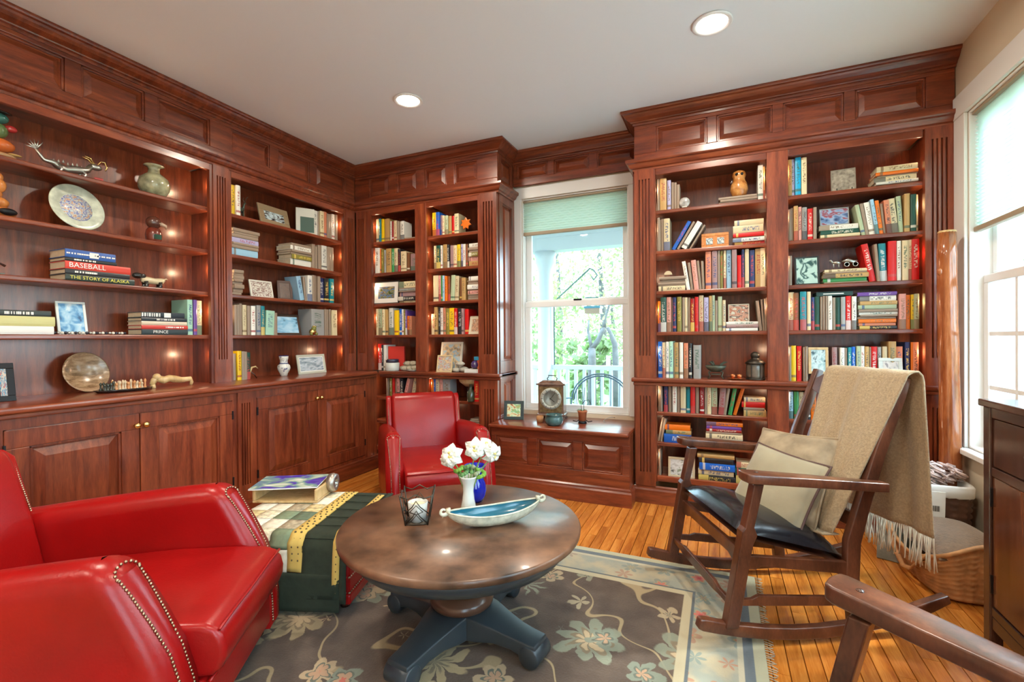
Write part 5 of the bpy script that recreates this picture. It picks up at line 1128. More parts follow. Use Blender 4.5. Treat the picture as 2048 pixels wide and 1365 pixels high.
MB().lathe([(0, 0), (.028, 0), (.03, .02), (.044, .045), (.05, .065), (.046, .085), (.030, .10), (.028, .125), (.034, .14), (.036, .165), (.031, .165), (.026, .13), (0, .12)], 32).build('body', P('blue_white_glaze', [(.62, .60, .52), (.64, .63, .56), (.64, .62, .55), (.02, .03, .14)], 6, 2.6), t)
for z in (.102, .162): MB().lathe([(.028 if z < .15 else .034, 0), (.037, .002), (.036, .006), (.028 if z < .15 else .034, .007)], 28).build('blue_band', mat('cobalt', (.02, .03, .16), .2), t, loc=(0, 0, z-.003))
frame('L2', CT, G2, 735, 985, 680, 'silver frame with a snowy mountain photo on the far counter', (.50, .50, .40), P('mountain_photo', [(.12, .17, .2), (.3, .36, .4), (.55, .6, .64), (.22, .3, .36)], 3, 6.2), bw=.018, lean=10, d=.02, matw=.008)
t = thing('book', place('L2', pxu('L2', G1, 800, 560)[0], .03, 2.115), 'large pale book with dark green cover panel facing out, top shelf', 'book', RZ('L2')+R(-32))
MB().box(-.075, .075, .0, .028, 0, .215).build('cover', mat('pale_book_cloth', (.55, .54, .46), .5), t, bevel=.002); MB().box(-.04, .07, -.001, .0, .01, .14).build('green_panel', mat('green_panel', (.015, .06, .035), .5), t)
# ---- corner bookcase
C2, C3, E1, E2, E3 = (735, 550, 9.75), (735, 680, 8.53), (845, 400, 9.75), (845, 530, 9.1), (845, 670, 8.53)
frame('A', 1.532, C2, 80, 572, 118, 'black frame with wide white mat around a small landscape', (.02, .018, .018), P('landscape_print', [(.05, .08, .03), (.25, .22, .08), (.1, .2, .35), (.16, .11, .06), (.35, .3, .16)], 3.5, 7.7), bw=.010, matw=.042, lean=4, d=.02)
t = orn('book', 'A', 430, CT, 'bright red book with its front cover facing out, counter of the corner bookcase', 'book', crop=C3, cy=200, d=.05, turn=12)
MB().box(-.08, .08, .0, .03, 0, .225).build('cover', mat('bright_red_cloth', (.55, .03, .02), .4), t, bevel=.002); MB().box(-.074, .078, .003, .027, .003, .224).build('page_block', PAPER, t)
t = orn('storage_jar', 'A', 425, CT, 'squat white jar with dark rim in front of the red book', 'jar', crop=C3, cy=440, d=-.0)
MB().lathe([(0, 0), (.062, 0), (.066, .005), (.066, .072), (.06, .075), (0, .075)], 32).build('body', CER('white_stoneware', (.55, .57, .52)), t); MB().lathe([(0, 0), (.058, 0), (.06, .028), (.05, .034), (0, .034)], 28).build('lid', CER('dark_blue_lid', (.02, .022, .05)), t, loc=(0, 0, .075))
def rocks(bay, crop, spots, label, seed, m=None):
    rg = random.Random(seed)
    for k, (cx, r, zz) in enumerate(spots):
        t = orn('stone', bay, cx, CT+zz, label[k], 'stone', crop=crop, cy=440, d=.02+rg.uniform(0, .03))
        b = MB(); b.ball((0, 0, r*.62), r, 12, 8, sc=(1.15, .9, .62)); b.v = [(x*(1+.12*math.sin(9*z/r+k)), y*(1+.1*math.cos(7*x/r)), z) for x, y, z in b.v]; b.build('stone', m or mat('speckled_stone', (.42, .36, .26), .8, noise=.45, nscale=30), t)
rocks('A', C3, [(600, .04, .0), (680, .042, .0), (760, .035, .01), (640, .036, .045), (730, .034, .05)], ['grey speckled stone at the left of the stone pile', 'large grey stone in the middle of the pile', 'grey stone at the right of the pile', 'upper left stone of the pile', 'topmost tan stone of the pile'], 3)
t = orn('saucer', 'A', 780, CT, 'shallow white dish beside the stone pile', 'dish', crop=C3, cy=520, d=-.012); MB().lathe([(0, 0), (.03, 0), (.055, .012), (.058, .015), (.03, .006), (0, .005)], 28).build('dish', CER('white_dish', (.7, .68, .62)), t)
t = orn('maple_leaf_ornament', 'B', 825, 2.142, 'orange ceramic maple leaf on the top shelf of the corner bookcase', 'ornament', crop=E1, cy=460, d=.02)
star = []
for k in range(14): a = 2*math.pi*k/14+math.pi/2; r = .055 if k % 2 == 0 else .034; star.append((r*math.cos(a), .052+r*math.sin(a)))
MB().prism(star, -.008, .008, 'y').build('leaf', CER('orange_glaze', (.72, .16, .02)), t, bevel=.004)
frame('B', 1.238, E2, 830, 1045, 930, 'cream card with a reddish print leaning at the right end, fourth shelf', (.60, .50, .36), P('reddish_print', [(.5, .4, .28), (.55, .3, .18), (.3, .2, .14), (.6, .5, .38)], 3, 8.1), bw=.006, matw=.018, lean=14, d=.0, mcol=(.6, .52, .38))
frame('B', CT, E3, 215, 590, 125, 'large cream photo board propped on the corner counter', (.62, .56, .45), P('photo_board', [(.05, .06, .06), (.3, .26, .2), (.62, .45, .25), (.3, .45, .55), (.6, .5, .36)], 3.2, 9.4), bw=.022, lean=10, d=.06)
frame('B', CT, E3, 235, 495, 350, 'smaller yellowish card standing in front of the photo board', (.62, .48, .26), P('yellow_card', [(.6, .45, .22), (.65, .5, .3), (.45, .3, .22), (.4, .5, .5), (.6, .2, .15)], 4, 2.9), bw=.010, lean=10, d=-.005)
rocks('B', E3, [(545, .032, .0), (650, .04, .0), (620, .036, .05)], ['teal-grey stone behind the small card', 'pale block of stone right of the cards', 'upper pale stone stacked right of the cards'], 8, mat('pale_stone', (.45, .42, .34), .8, noise=.2, nscale=30))
t = orn('book', 'B', 870, CT, 'white book with red spine lying flat at the right end of the corner counter', 'book', crop=E3, cy=600, d=-.01)
MB().box(-.085, .085, 0, .12, 0, .03).build('cover', mat('white_jacket', (.66, .65, .6), .4), t, bevel=.002); MB().box(.05, .086, -.001, .05, .0, .031).build('red_spine_block', mat('red_jacket', (.5, .03, .03), .4), t)
t = orn('glass_globe', 'B', 868, CT+.031, 'dark purple glass globe on the white book', 'globe', crop=E3, cy=490, d=.03); MB().ball((0, 0, .037), .037, 20, 14).build('globe', mat('purple_glass', (.06, .03, .12), .06, coat=.5), t); MB().lathe([(0, 0), (.02, 0), (.018, .008), (0, .009)], 16).build('foot', BLACKM, t)
MB().box(-.02, .02, 0, .05, 0, .075).build('small_box', mat('orange_red_box', (.6, .13, .04), .5), None, 'small orange-red box beside the purple globe', 'box', loc=place('B', pxu('B', E3, 950, 490)[0], .02, CT+.031), bevel=.002)
MB().box(-.038, .038, 0, .05, 0, .03).build('small_box', mat('bright_blue_box', (.02, .28, .46), .5), None, 'small bright blue box on top of the orange-red one', 'box', loc=place('B', pxu('B', E3, 925, 365)[0], .02, CT+.1062), bevel=.002)
t = orn('wooden_bowl', 'B', 730, .66, 'wide tan wooden bowl on the shelf below the corner counter', 'bowl', crop=E3, cy=820, d=.1); MB().lathe([(0, .12), (.05, .12), (.1, .16), (.115, .205), (.108, .205), (.09, .17), (.045, .135), (0, .135)], 36).build('bowl', LIGHTW, t); MB().lathe([(0, 0), (.04, 0), (.035, .1), (.045, .12), (0, .12)], 20).build('pedestal', DARKW, t)
t = orn('bottle', 'B', 835, .66, 'dark green-brown bottle beside the red chair back', 'bottle', crop=E3, cy=1000, d=-.01); MB().lathe([(0, 0), (.03, 0), (.033, .01), (.033, .08), (.015, .11), (.012, .145), (.015, .148), (0, .148)], 24).build('body', mat('bottle_glass', (.04, .05, .025), .08, coat=.4), t)
# ---- right bookcase
A1, A2, A3, D1, D2 = (1290, 280, 4.875), (1290, 520, 4.875), (1290, 740, 4.875), (1560, 280, 4.266), (1560, 540, 4.266)
t = orn('glass_disc', 'R1', 385, 2.115, 'round clear glass medallion standing on the top shelf', 'ornament', crop=A1, cy=590, d=.0)
MB(Matrix.Translation((0, 0, .036)) @ Matrix.Rotation(R(90), 4, 'X')).lathe([(0, -.008), (.030, -.008), (.036, -.003), (.036, .003), (.030, .008), (0, .008)], 32).build('disc', mat('etched_glass', (.36, .34, .32), .15, coat=.6, noise=.4, nscale=40), t); MB().box(-.016, .016, -.012, .012, 0, .006).build('foot', SILV, t)
t = orn('gourd_figure', 'R1', 920, 2.150, 'amber carved owl-shaped gourd on flat books, top shelf', 'figurine', crop=A1, cy=400, d=.05)
MB().lathe([(0, 0), (.025, 0), (.045, .02), (.056, .055), (.052, .09), (.04, .115), (.036, .13), (.044, .15), (.04, .175), (.02, .188), (0, .19)], 30).build('body', wood('gourd', (.30, .09, .02), (.55, .22, .05), (.72, .4, .14), stretch=(8, 8, 8), rough=.25), t)
for s in (-1, 1): MB().ball((s*.016, -.038, .155), .010, 10, 6).build('eye', BLACKM, t)
MB().ball((-.045, -.01, .11), .014, 10, 6, sc=(1, .6, 1.5)).build('wing', DARKW, t)
t = frame('R1', 1.822, A1, 548, 818, 895, 'amber wooden frame holding two small square photos', PALEW, PALEW, bw=.02, lean=8, d=.03, th=.02)
for s in (-1, 1): MB(Matrix.Rotation(R(-8), 4, 'X')).box(s*.036-.022, s*.036+.022, -.001, .0015, .025, .07).build('photo', P('tiny_portrait', [(.6, .65, .6), (.5, .6, .58), (.1, .12, .14), (.65, .68, .62)], 3, 1.7), t)
t = orn('desk_clock', 'R1', 222, 1.65, 'small cream half-round clock on the flat books, third shelf', 'clock', crop=A2, cy=100, d=.03)
MB().prism(arc(0, 0, .028, 0, 180, 16), -.008, .008, 'y').build('dial', CER('cream_dial', (.55, .45, .3)), t)
frame('R1', 1.238, A2, 812, 1020, 428, 'small reddish painting propped on flat books, fourth shelf', (.52, .47, .36), P('red_painting', [(.5, .46, .36), (.35, .12, .07), (.5, .28, .2), (.1, .08, .07), (.56, .5, .4)], 3.2, 4.6), bw=.006, matw=.0, lean=6, d=.03, base=.062)
t = orn('bronze_bowl', 'R1', 690, CT, 'green bronze leaf bowl on a small stand, right bookcase counter', 'bowl', crop=A2, cy=1050, d=.02)
MB().lathe([(0, .05), (.03, .05), (.055, .068), (.068, .092), (.064, .093), (.05, .075), (0, .06)], 28).build('bowl', BRONZE, t)
for a in (0, 2.1, 4.2): MB().prism([(0, 0), (.02, .012), (.055, .02), (.03, .03), (0, .02)], -.003, .003, 'y').build('leaf', BRONZE, t, loc=(.03*math.cos(a), .02*math.sin(a), .085), rot=(.3, -.3, a))
for s in (-1, 1):
    for y in (-.02, .02): MB().tube([(s*.03, y, .055), (s*.045, y, .045), (s*.036, y, .02), (s*.05, y, .0)], .004, 6).build('stand_leg', BRONZE, t)
MB().box(-.03, .03, -.02, .02, .03, .036).build('stand_shelf', BRONZE, t)
t = orn('copper_cups', 'R1', 885, CT, 'copper saucer with two little cups in front of the lantern', 'cup set', crop=A2, cy=1090, d=.0)
CO = mat('bright_copper', (.55, .17, .06), .25, .8); MB().lathe([(0, 0), (.03, 0), (.056, .008), (.058, .011), (.03, .005), (0, .004)], 30).build('saucer', CO, t)
for x in (-.018, .022): MB().lathe([(0, 0), (.010, 0), (.017, .012), (.018, .03), (.015, .03), (.013, .012), (0, .006)], 18).build('cup', CO, t, loc=(x, 0, .006))
t = orn('candle_lantern', 'R1', 1078, CT, 'dark metal ship-style lantern with domed top on the counter', 'lantern', crop=A2, cy=1000, d=.03)
LM = mat('lantern_iron', (.05, .04, .03), .4, .7, noise=.3, nscale=20)
MB().lathe([(0, 0), (.058, 0), (.06, .006), (.056, .012), (0, .012)], 32).build('base', LM, t); MB().lathe([(.050, .012), (.052, .03), (.052, .09), (.050, .11), (.047, .11), (.047, .012)], 32).build('glass_wall', mat('smoky_glass', (.16, .13, .10), .12, coat=.5, noise=.4, nscale=14), t)
MB().lathe([(0, .108), (.062, .108), (.062, .114), (.05, .128), (.03, .138), (.024, .146), (.026, .152), (.03, .165), (.026, .178), (.012, .188), (0, .19)], 32).build('cap', LM, t)
for k in range(6): a = k*math.pi/3; MB().box(-.003, .003, -.003, .003, .01, .112).build('bar', LM, t, loc=(.053*math.cos(a), .053*math.sin(a), 0))
frame('R1', .19, A3, 222, 485, 868, 'cream picture frame standing on the lowest shelf behind the rocker', (.58, .48, .32), P('street_photo', [(.12, .13, .12), (.5, .48, .45), (.62, .62, .6), (.25, .28, .2)], 3.4, 3.9), bw=.016, lean=6, d=.02)
frame('R2', 2.115, D1, 452, 668, 210, 'grey carved stone plaque on a black easel', (.30, .26, .2), mat('carved_stone', (.34, .30, .24), .7, noise=.4, nscale=50, bump=.8, bscale=60), bw=.006, lean=14, d=.05, turn=-6, base=.008, cat='plaque')
t = orn('plate_easel', 'R2', 560, 2.115, 'small black easel under the stone plaque', 'easel', crop=D1, cy=370, d=.035); MB().box(-.05, .05, 0, .006, 0, .008).build('bar', BLACKM, t)
for s in (-1, 1): MB().tube([(s*.04, -.004, .02), (s*.04, -.004, .004), (s*.04, .06, .003)], .0028, 6).build('prong', BLACKM, t)
frame('R2', 1.822, D1, 352, 610, 560, 'silver frame with a blue photo resting on flat books, second shelf', (.32, .34, .33), P('blue_sport_photo', [(.05, .08, .18), (.15, .25, .45), (.3, .4, .58), (.3, .08, .1), (.25, .38, .52)], 2.6, 5.9), bw=.006, lean=8, d=.05, base=.088)
frame('R2', 1.532, D1, 132, 345, 985, 'black frame with a pale teal print on the third shelf', (.015, .018, .02), P('teal_print', [(.4, .58, .52), (.42, .6, .54), (.03, .09, .09), (.42, .6, .55)], 2.6, 6.6), bw=.010, lean=10, d=.02)
t = orn('silver_carriage', 'R2', 556, 1.636, 'tiny silver horse and carriage on flat books, third shelf', 'figurine', crop=D1, cy=1045, d=.03)
for x in (-.015, .03): MB(Matrix.Translation((x+.03, 0, .015)) @ Matrix.Rotation(R(90), 4, 'X')).lathe([(.011, -.002), (.015, -.002), (.015, .002), (.011, .002), (.011, -.002)], 18).build('wheel', SILV, t)
MB().tube([(-.01, 0, .035), (.02, 0, .042), (.05, 0, .03), (.07, 0, .035)], [.004, .012, .01, .004], 8).build('coach', SILV, t); MB().tube([(-.06, 0, .028), (-.035, 0, .03), (-.02, 0, .026)], [.007, .010, .007], 8).build('horse', SILV, t); MB().tube([(-.06, 0, .03), (-.07, 0, .045), (-.08, 0, .042)], [.006, .006, .004], 8).build('horse_head', SILV, t)
for x in (-.055, -.028): MB().tube([(x, 0, .026), (x, 0, .0)], .003, 6).build('leg', SILV, t)
t = orn('book', 'R2', 470, 1.238+.217, 'dark green book lying across the tops of upright books, fourth shelf', 'book', crop=D2, cy=190, d=.02); MB().box(-.098, .098, 0, .14, 0, .026).build('cover', mat('forest_cloth', (.012, .05, .045), .4), t, bevel=.002); MB().box(-.06, .05, -.001, .0, .010, .016).build('printed_mark', INKW, t)
frame('R2', CT, D2, 243, 415, 662, 'square light-wood frame with a couple in grey tones, counter', LIGHTW, P('couple_photo', [(.05, .10, .12), (.35, .5, .52), (.55, .66, .66), (.1, .16, .18)], 2.6, 7.1), bw=.016, lean=5, d=-.005, base=.05)
t = orn('frame_stand', 'R2', 330, CT, 'dark iron stand holding the square light-wood frame', 'stand', crop=D2, cy=870, d=.0); MB().box(-.05, .05, -.01, .03, 0, .012).build('foot', LM, t); MB().box(-.006, .006, .0, .008, .012, .05).build('stem', LM, t); MB().box(-.045, .045, -.012, .02, .046, .05).build('ledge', LM, t)
frame('R2', CT, D2, 840, 1045, 752, 'white frame with a pale portrait behind the throw, counter', (.62, .66, .62), P('pale_portrait', [(.4, .38, .36), (.6, .55, .5), (.66, .6, .55), (.3, .26, .26)], 2.8, 8.8), bw=.02, lean=8, d=-.02)
# ================================================================== WINDOW BENCH
def on(px, py, z): return atz(px, py, z)
p = on(1027, 840, SEAT); t = thing('picture_frame', (p.x, p.y, SEAT), 'dark green frame with a bright family photo on the window bench', 'picture frame', R(14))
T = Matrix.Rotation(R(-12), 4, 'X'); w, h, bw = .165, .155, .026; b = MB(T)
for q in ((-w/2, w/2, 0, bw), (-w/2, w/2, h-bw, h), (-w/2, -w/2+bw, bw, h-bw), (w/2-bw, w/2, bw, h-bw)): b.box(q[0], q[1], 0, .014, q[2], q[3])
b.build('border', mat('dark_teal_frame', (.015, .035, .04), .35), t, bevel=.002); MB(T).box(-w/2+bw, w/2-bw, .004, .008, bw, h-bw).build('photo', P('family_photo', [(.3, .12, .06), (.65, .5, .25), (.6, .72, .5), (.2, .45, .2), (.6, .3, .1)], 3, 9.9), t)
MB(T).box(-w/2+.004, w/2-.004, .012, .016, .004, h-.004).build('backing', BLACKM, t)
p = on(1105, 838, SEAT); t = thing('mantel_clock', (p.x, p.y, SEAT), 'wooden bracket clock with silvered dial on the window bench', 'clock', R(8))
CLK = wood('clock_walnut', (.06, .03, .02), (.14, .07, .045), (.22, .12, .08), stretch=(8, 8, 3)); ww, hh, dd = .105, .285, .07
for x in (-ww, ww):
    for y in (-dd, dd): MB().lathe([(0, 0), (.020, 0), (.024, .01), (.014, .024), (.016, .03), (0, .03)], 14).build('foot', CLK, t, loc=(x*.9, y*.85, 0))
MB().box(-ww-.012, ww+.012, -dd-.01, dd+.01, .03, .05).build('plinth', CLK, t, bevel=.006); MB().box(-ww, ww, -dd, dd, .05, hh).build('case', CLK, t, bevel=.003)
MB().box(-ww-.016, ww+.016, -dd-.014, dd+.014, hh, hh+.014).build('cornice', CLK, t, bevel=.005)
b = MB(); b.hexa([(-ww, -dd, hh+.014), (ww, -dd, hh+.014), (ww, dd, hh+.014), (-ww, dd, hh+.014)], [(-ww*.7, -dd*.6, hh+.036), (ww*.7, -dd*.6, hh+.036), (ww*.7, dd*.6, hh+.036), (-ww*.7, dd*.6, hh+.036)]); b.build('bell_top', CLK, t)
MB().tube([(-.035, 0, hh+.036), (-.042, 0, hh+.05), (-.03, 0, hh+.062), (-.033, 0, hh+.074), (.033, 0, hh+.074), (.03, 0, hh+.062), (.042, 0, hh+.05), (.035, 0, hh+.036)], .0045, 8).build('carry_handle', BRONZE, t)
MB().box(-ww+.012, ww-.012, -dd-.002, -dd, .064, hh-.014).build('dial_plate', mat('tarnished_brass_plate', (.24, .18, .09), .35, .7, noise=.4, nscale=50), t)
RX = Matrix.Translation((0, -dd-.002, .175)) @ Matrix.Rotation(R(90), 4, 'X')
d = MB(RX).lathe([(0, 0), (.088, 0), (.088, .003), (0, .003)], 48).build('dial', mat('silvered_dial', (.50, .50, .40), .4, .1), t)
MB(RX).lathe([(.060, .003), (.085, .003), (.085, .0045), (.060, .0045), (.060, .003)], 48).build('chapter_ring', mat('chapter_ring', (.40, .41, .35), .4, .1), d)
for k in range(12): a = k*math.pi/6; MB(RX @ Matrix.Rotation(a, 4, 'Z')).box(-.0016, .0016, .064, .081, .0045, .0058).build('hour_mark', BLACKM, d)
for a, L, w_ in ((-38, .060, .003), (-128, .042, .004)): MB(RX @ Matrix.Rotation(R(a), 4, 'Z')).box(-w_/2, w_/2, -.01, L, .006, .0075).build('clock_hand', BLACKM, d)
p = on(1108, 851, SEAT); t = thing('ceramic_bowl', (p.x, p.y, SEAT), 'teal glazed bowl in front of the clock', 'bowl'); MB().lathe([(0, 0), (.045, 0), (.066, .02), (.072, .042), (.066, .062), (.062, .078), (.068, .084), (.063, .085), (.055, .07), (0, .03)], 36).build('bowl', CER('teal_mottled', (.05, .12, .12), noise=.6, nscale=14), t)
p = on(1080, 845, SEAT); t = thing('votive_glass', (p.x, p.y, SEAT), 'small amber glass beside the teal bowl', 'glass'); MB().lathe([(0, 0), (.026, 0), (.03, .05), (.027, .05), (.024, .006), (0, .005)], 24).build('cup', mat('amber_glass', (.42, .20, .08), .1, coat=.5), t)
p = on(1165, 847, SEAT); t = thing('potted_orchid', (p.x, p.y, SEAT), 'bare-stemmed orchid in a terracotta pot on the window bench', 'plant', R(10))
MB().lathe([(0, .02), (.028, .02), (.034, .085), (.038, .088), (.038, .1), (.033, .1), (.03, .085), (0, .08)], 24).build('pot', mat('terracotta', (.42, .13, .05), .7), t)
for s in (-1, 1): MB().tube([(s*.02, 0, .03), (s*.045, 0, .012), (s*.075, 0, .018)], .004, 6).build('holder_arm', BLACKM, t)
MB().lathe([(0, 0), (.035, 0), (.03, .018), (0, .02)], 20).build('holder_base', BLACKM, t)
STEM = mat('dark_stem', (.03, .06, .04), .6)
MB().tube([(-.006, 0, .09), (-.012, 0, .17), (-.02, .0, .26)], .0022, 6).build('stem', STEM, t); MB().tube([(.01, 0, .09), (.012, 0, .2), (.018, 0, .28)], .0022, 6).build('stem', STEM, t)
MB().tube([(-.004, 0, .15), (.02, -.01, .18), (.05, -.01, .185), (.07, -.01, .15)], .0025, 6).build('stem', STEM, t)
for a, L in ((2.6, .05), (3.3, .045), (.4, .04)): MB().grid(lambda u, v: (math.cos(a)*L*u-math.sin(a)*.012*(2*v-1)*math.sin(math.pi*u), math.sin(a)*L*u*.6+math.cos(a)*.012*(2*v-1)*math.sin(math.pi*u), .095+.03*u*(1-u)*2), 6, 3).build('leaf', mat('leaf_green', (.10, .22, .06), .5), t, solid=.002)
p = on(1237, 838, SEAT); t = thing('power_adapter', (p.x-.01, p.y, SEAT), 'small grey power adapter with a thin cable at the end of the window bench', 'adapter', R(20))
MB().box(-.028, .028, -.022, .022, .0, .04).build('plug_body', mat('grey_plastic', (.40, .43, .45), .4), t, bevel=.006, seg=3)
MB().tube([(-.02, -.022, .012), (-.05, -.04, .02), (-.08, -.04, .012), (-.12, -.09, .004), (-.13, -.14, .0035), (-.125, -.215, .0035)], .0022, 6).build('cable', mat('grey_cable', (.35, .36, .38), .5), t)
# ================================================================== TABLE TOP
TT = TZ+.0095
p = on(836, 1043, TT); t = thing('candle_holder', (p.x, p.y, TT), 'square wrought-metal candle holder with a cream candle', 'candle holder', R(28))
IR = mat('antique_iron', (.07, .06, .045), .4, .8)
MB().lathe([(0, 0), (.044, 0), (.046, .006), (0, .007)], 32, sq=6).build('base', IR, t)
for k in range(4):
    T = Matrix.Rotation(k*math.pi/2, 4, 'Z'); r0, r1, H = .043, .062, .12
    pan = MB(T); f = lambda a, z: (r0+(r1-r0)*z/H, a*(r0+(r1-r0)*z/H), z)
    pan.tube([f(-1, 0), f(-1, H*1.05)], .003, 6); pan.tube([f(-1, H), f(-.5, H*.92), f(0, H*1.06), f(.5, H*.92), f(1, H)], .0026, 6)
    for cz in (.03, .07): pan.tube([f(-.9, cz-.02), f(-.3, cz+.005), f(0, cz+.03), f(.3, cz+.005), f(.9, cz-.02)], .0022, 6); pan.tube([f(-.5, cz-.015), f(0, cz+.012), f(.5, cz-.015), f(0, cz-.026), f(-.5, cz-.015)], .002, 6)
    pan.build('fretwork_panel', IR, t)
MB().lathe([(.034, .006), (.040, .08), (.037, .08), (.032, .008)], 28).build('glass_cup', mat('clear_cup', (.55, .56, .52), .08, coat=.4), t)
MB().lathe([(0, .006), (.031, .006), (.034, .066), (.030, .07), (0, .066)], 28).build('candle', mat('cream_wax', (.74, .68, .48), .5), t)
p = on(937, 1018, TT); t = thing('bud_vase', (p.x, p.y, TT), 'tall white waisted vase holding daffodils', 'vase')
MB().lathe([(0, 0), (.032, 0), (.034, .004), (.026, .04), (.0225, .075), (.025, .105), (.036, .135), (.040, .142), (.037, .143), (.024, .11), (.02, .06), (0, .01)], 36).build('body', CER('white_porcelain', (.72, .74, .68)), t)
VP = Vector((p.x, p.y, TT)); RTV = Vector((rt.x, rt.y, 0)).normalized(); TOV = Vector((-fw.x, -fw.y, 0)).normalized()
PET = mat('white_petal', (.80, .80, .70), .6); COR = mat('pale_yellow_corona', (.76, .62, .20), .6); SG = mat('daffodil_stem', (.20, .34, .08), .5)
def daffodil(dx, dz, dy, face, label, big=1.0):
    big *= 1.22; dx *= 1.1
    t = thing('daffodil', VP, label, 'flower', 0, 'daffodils in the white vase'); tip = RTV*dx+TOV*dy+Vector((0, 0, dz))
    MB().tube([(0, 0, .03), tip*.45+Vector((0, 0, .05)), tip*.8+Vector((0, 0, .012)), tip], .0028, 6).build('stem', SG, t)
    n = (RTV*face[0]+TOV*face[1]+Vector((0, 0, face[2]))).normalized(); e1 = n.orthogonal().normalized(); e2 = n.cross(e1)
    for k in range(12):
        a = k*math.pi/6+.3*(k % 2); q = e1*math.cos(a)+e2*math.sin(a); s_ = n.cross(q); L = (.040 if k % 2 else .034)*big; back = -.004 if k % 2 else .006
        MB().grid(lambda u, v: tip+q*(L*u)+s_*((2*v-1)*.017*big*math.sin(math.pi*min(1, .12+u*.86)))+n*(back+.012*u*(1-u)*4-.008*u*u+.004*math.cos(5*v)), 6, 4).build('petal', PET, t, solid=.0008)
    for k in range(9):
        a = k*.9; q = e1*math.cos(a)+e2*math.sin(a); MB().ball(tip+n*.012+q*.007*(k % 3), .006*big, 8, 6).build('corona', COR if k % 2 else PET, t)
daffodil(-.062, .235, .02, (-.2, 1, .25), 'full white daffodil leaning left in the vase', 1.1); daffodil(-.085, .215, .0, (-.8, .6, .0), 'leftmost small daffodil, turned away', .75); daffodil(.03, .262, .015, (.1, 1, .1), 'middle white daffodil with pale yellow centre', 1.05)
daffodil(.068, .272, -.01, (.4, .7, .5), 'upper right daffodil behind the others', .8); daffodil(.095, .238, .0, (.6, .8, -.25), 'rightmost drooping daffodil in the vase', 1.0)
for k, (dx, dz) in enumerate(((-.04, .18), (.0, .19), (.03, .185), (.055, .17), (-.02, .175))):
    t = thing('filler_sprig', VP, ['low green sprig on the left of the vase', 'bright green sprig in the middle of the vase', 'green sprig right of the middle in the vase', 'grey-green sprig on the right of the vase', 'small green sprig at the vase rim'][k], 'foliage')
    for j in range(9): a = j*.7+k; q = RTV*(dx+.015*math.cos(a))+TOV*(.015*math.sin(a))+Vector((0, 0, dz-.004*j)); MB().ball(q, .011, 8, 5, sc=(1, .5, .8)).build('leaf', mat('sprig_green_%d' % (k % 3), [(.20, .42, .06), (.14, .30, .10), (.30, .36, .22)][k % 3], .6), t)
    MB().tube([(0, 0, .05), RTV*dx*.6+Vector((0, 0, .12)), RTV*dx+Vector((0, 0, dz))], .002, 5).build('stem', SG, t)
p = on(947, 1003, TT); t = thing('blue_vase', (p.x+.002, p.y+.012, TT), 'cobalt blue glass vase behind the white one', 'vase')
MB().lathe([(0, 0), (.035, 0), (.046, .02), (.052, .05), (.046, .085), (.034, .11), (.036, .135), (.05, .16), (.047, .161), (.032, .134), (.03, .11), (0, .02)], 36).build('body', mat('cobalt_glass', (.004, .015, .36), .06, coat=.6), t)
# boat dish
a_ = on(886, 1049, TT+.03); b_ = on(1085, 1006, TT+.055); mid_ = (a_+b_)/2; dr = (b_-a_); ang = math.atan2(dr.y, dr.x); HL = dr.xy.length/2
t = thing('boat_dish', (mid_.x, mid_.y, TT), 'long boat-shaped ceramic dish, blue inside and cream outside', 'dish', ang)
def hull(k, rise):
    def f(u, v):
        x = 2*u-1; w = .062*k*(1-abs(x)**2.2)**.8+.004; th = math.pi*(v-.5); zc = .052+.020*x*x
        dep = (.050*k)*(1-abs(x)**3)**.7+.004
        return (x*(HL-.012)*(.985 if k < 1 else 1), w*math.sin(th), zc+rise-dep*math.cos(th))
    return f
MB().grid(hull(1.0, 0), 40, 14).build('outer_shell', CER('cream_crackle', (.56, .55, .42), noise=.25, nscale=40), t); MB().grid(hull(.93, .001), 40, 14).build('blue_glaze', CER('peacock_glaze', (.01, .13, .20)), t)
rimp = [hull(.97, .001)(i/40, 0) for i in range(41)]; MB().tube(rimp, .004, 6).build('rim', MATS['cream_crackle'], t); MB().tube([hull(.97, .001)(i/40, 1) for i in range(41)], .004, 6).build('rim', MATS['cream_crackle'], t)
for s in (-1, 1): MB().tube([(s*(HL-.015)+s*.020*math.cos(q*.55+2.6)*(1-q*.06)+s*.012, 0, .078+.018*math.sin(q*.55+2.6)*(1-q*.06)) for q in range(13)], [.010-.0006*q for q in range(13)], 10).build('scroll_end', MATS['cream_crackle'], t)
# ================================================================== OUTDOORS
GR = mat('spring_grass', (.17, .21, .11), .95, noise=.3, nscale=2); PW = mat('porch_white', (.50, .54, .58), .6)
MB().box(-40, 40, -40, 60, -.75, -.70).build('ground_lawn', GR, None, 'sunlit lawn beyond the porch', 'lawn')
MB().box(1.6, 6.5, -7, 3.7, -.30, -.22).build('reflector', mat('pale_reflector', (.62, .62, .60), .8, noise=.08, nscale=3), None, 'added pale slab outside the right-hand windows, bouncing sky light indoors', 'reflector'); MB().box(-6, 1.5, -8, -3.1, -.30, -.22).build('reflector', mat('pale_reflector'), None, 'added pale slab behind the viewer, bouncing sky light indoors', 'reflector')  # unseen pale slabs, added to bounce cool sky light up to the ceiling
po = thing('porch', (0, 0, 0), 'white covered porch outside the garden window', 'porch')
MB().box(-7, 4, YB+.16, 6.5, -.25, -.12).build('deck', mat('porch_deck', (.28, .30, .31), .7), po)
for k in range(16): MB().box(-7, 4, 4.02+k*.155, 4.02+k*.155+.148, 2.66, 2.68).build('ceiling_board', PW, po)
MB().box(-7, 4, 6.2, 6.42, 2.42, 2.66).build('beam', PW, po); MB().box(-7, 4, 6.17, 6.2, 2.60, 2.66).build('moulding', PW, po)
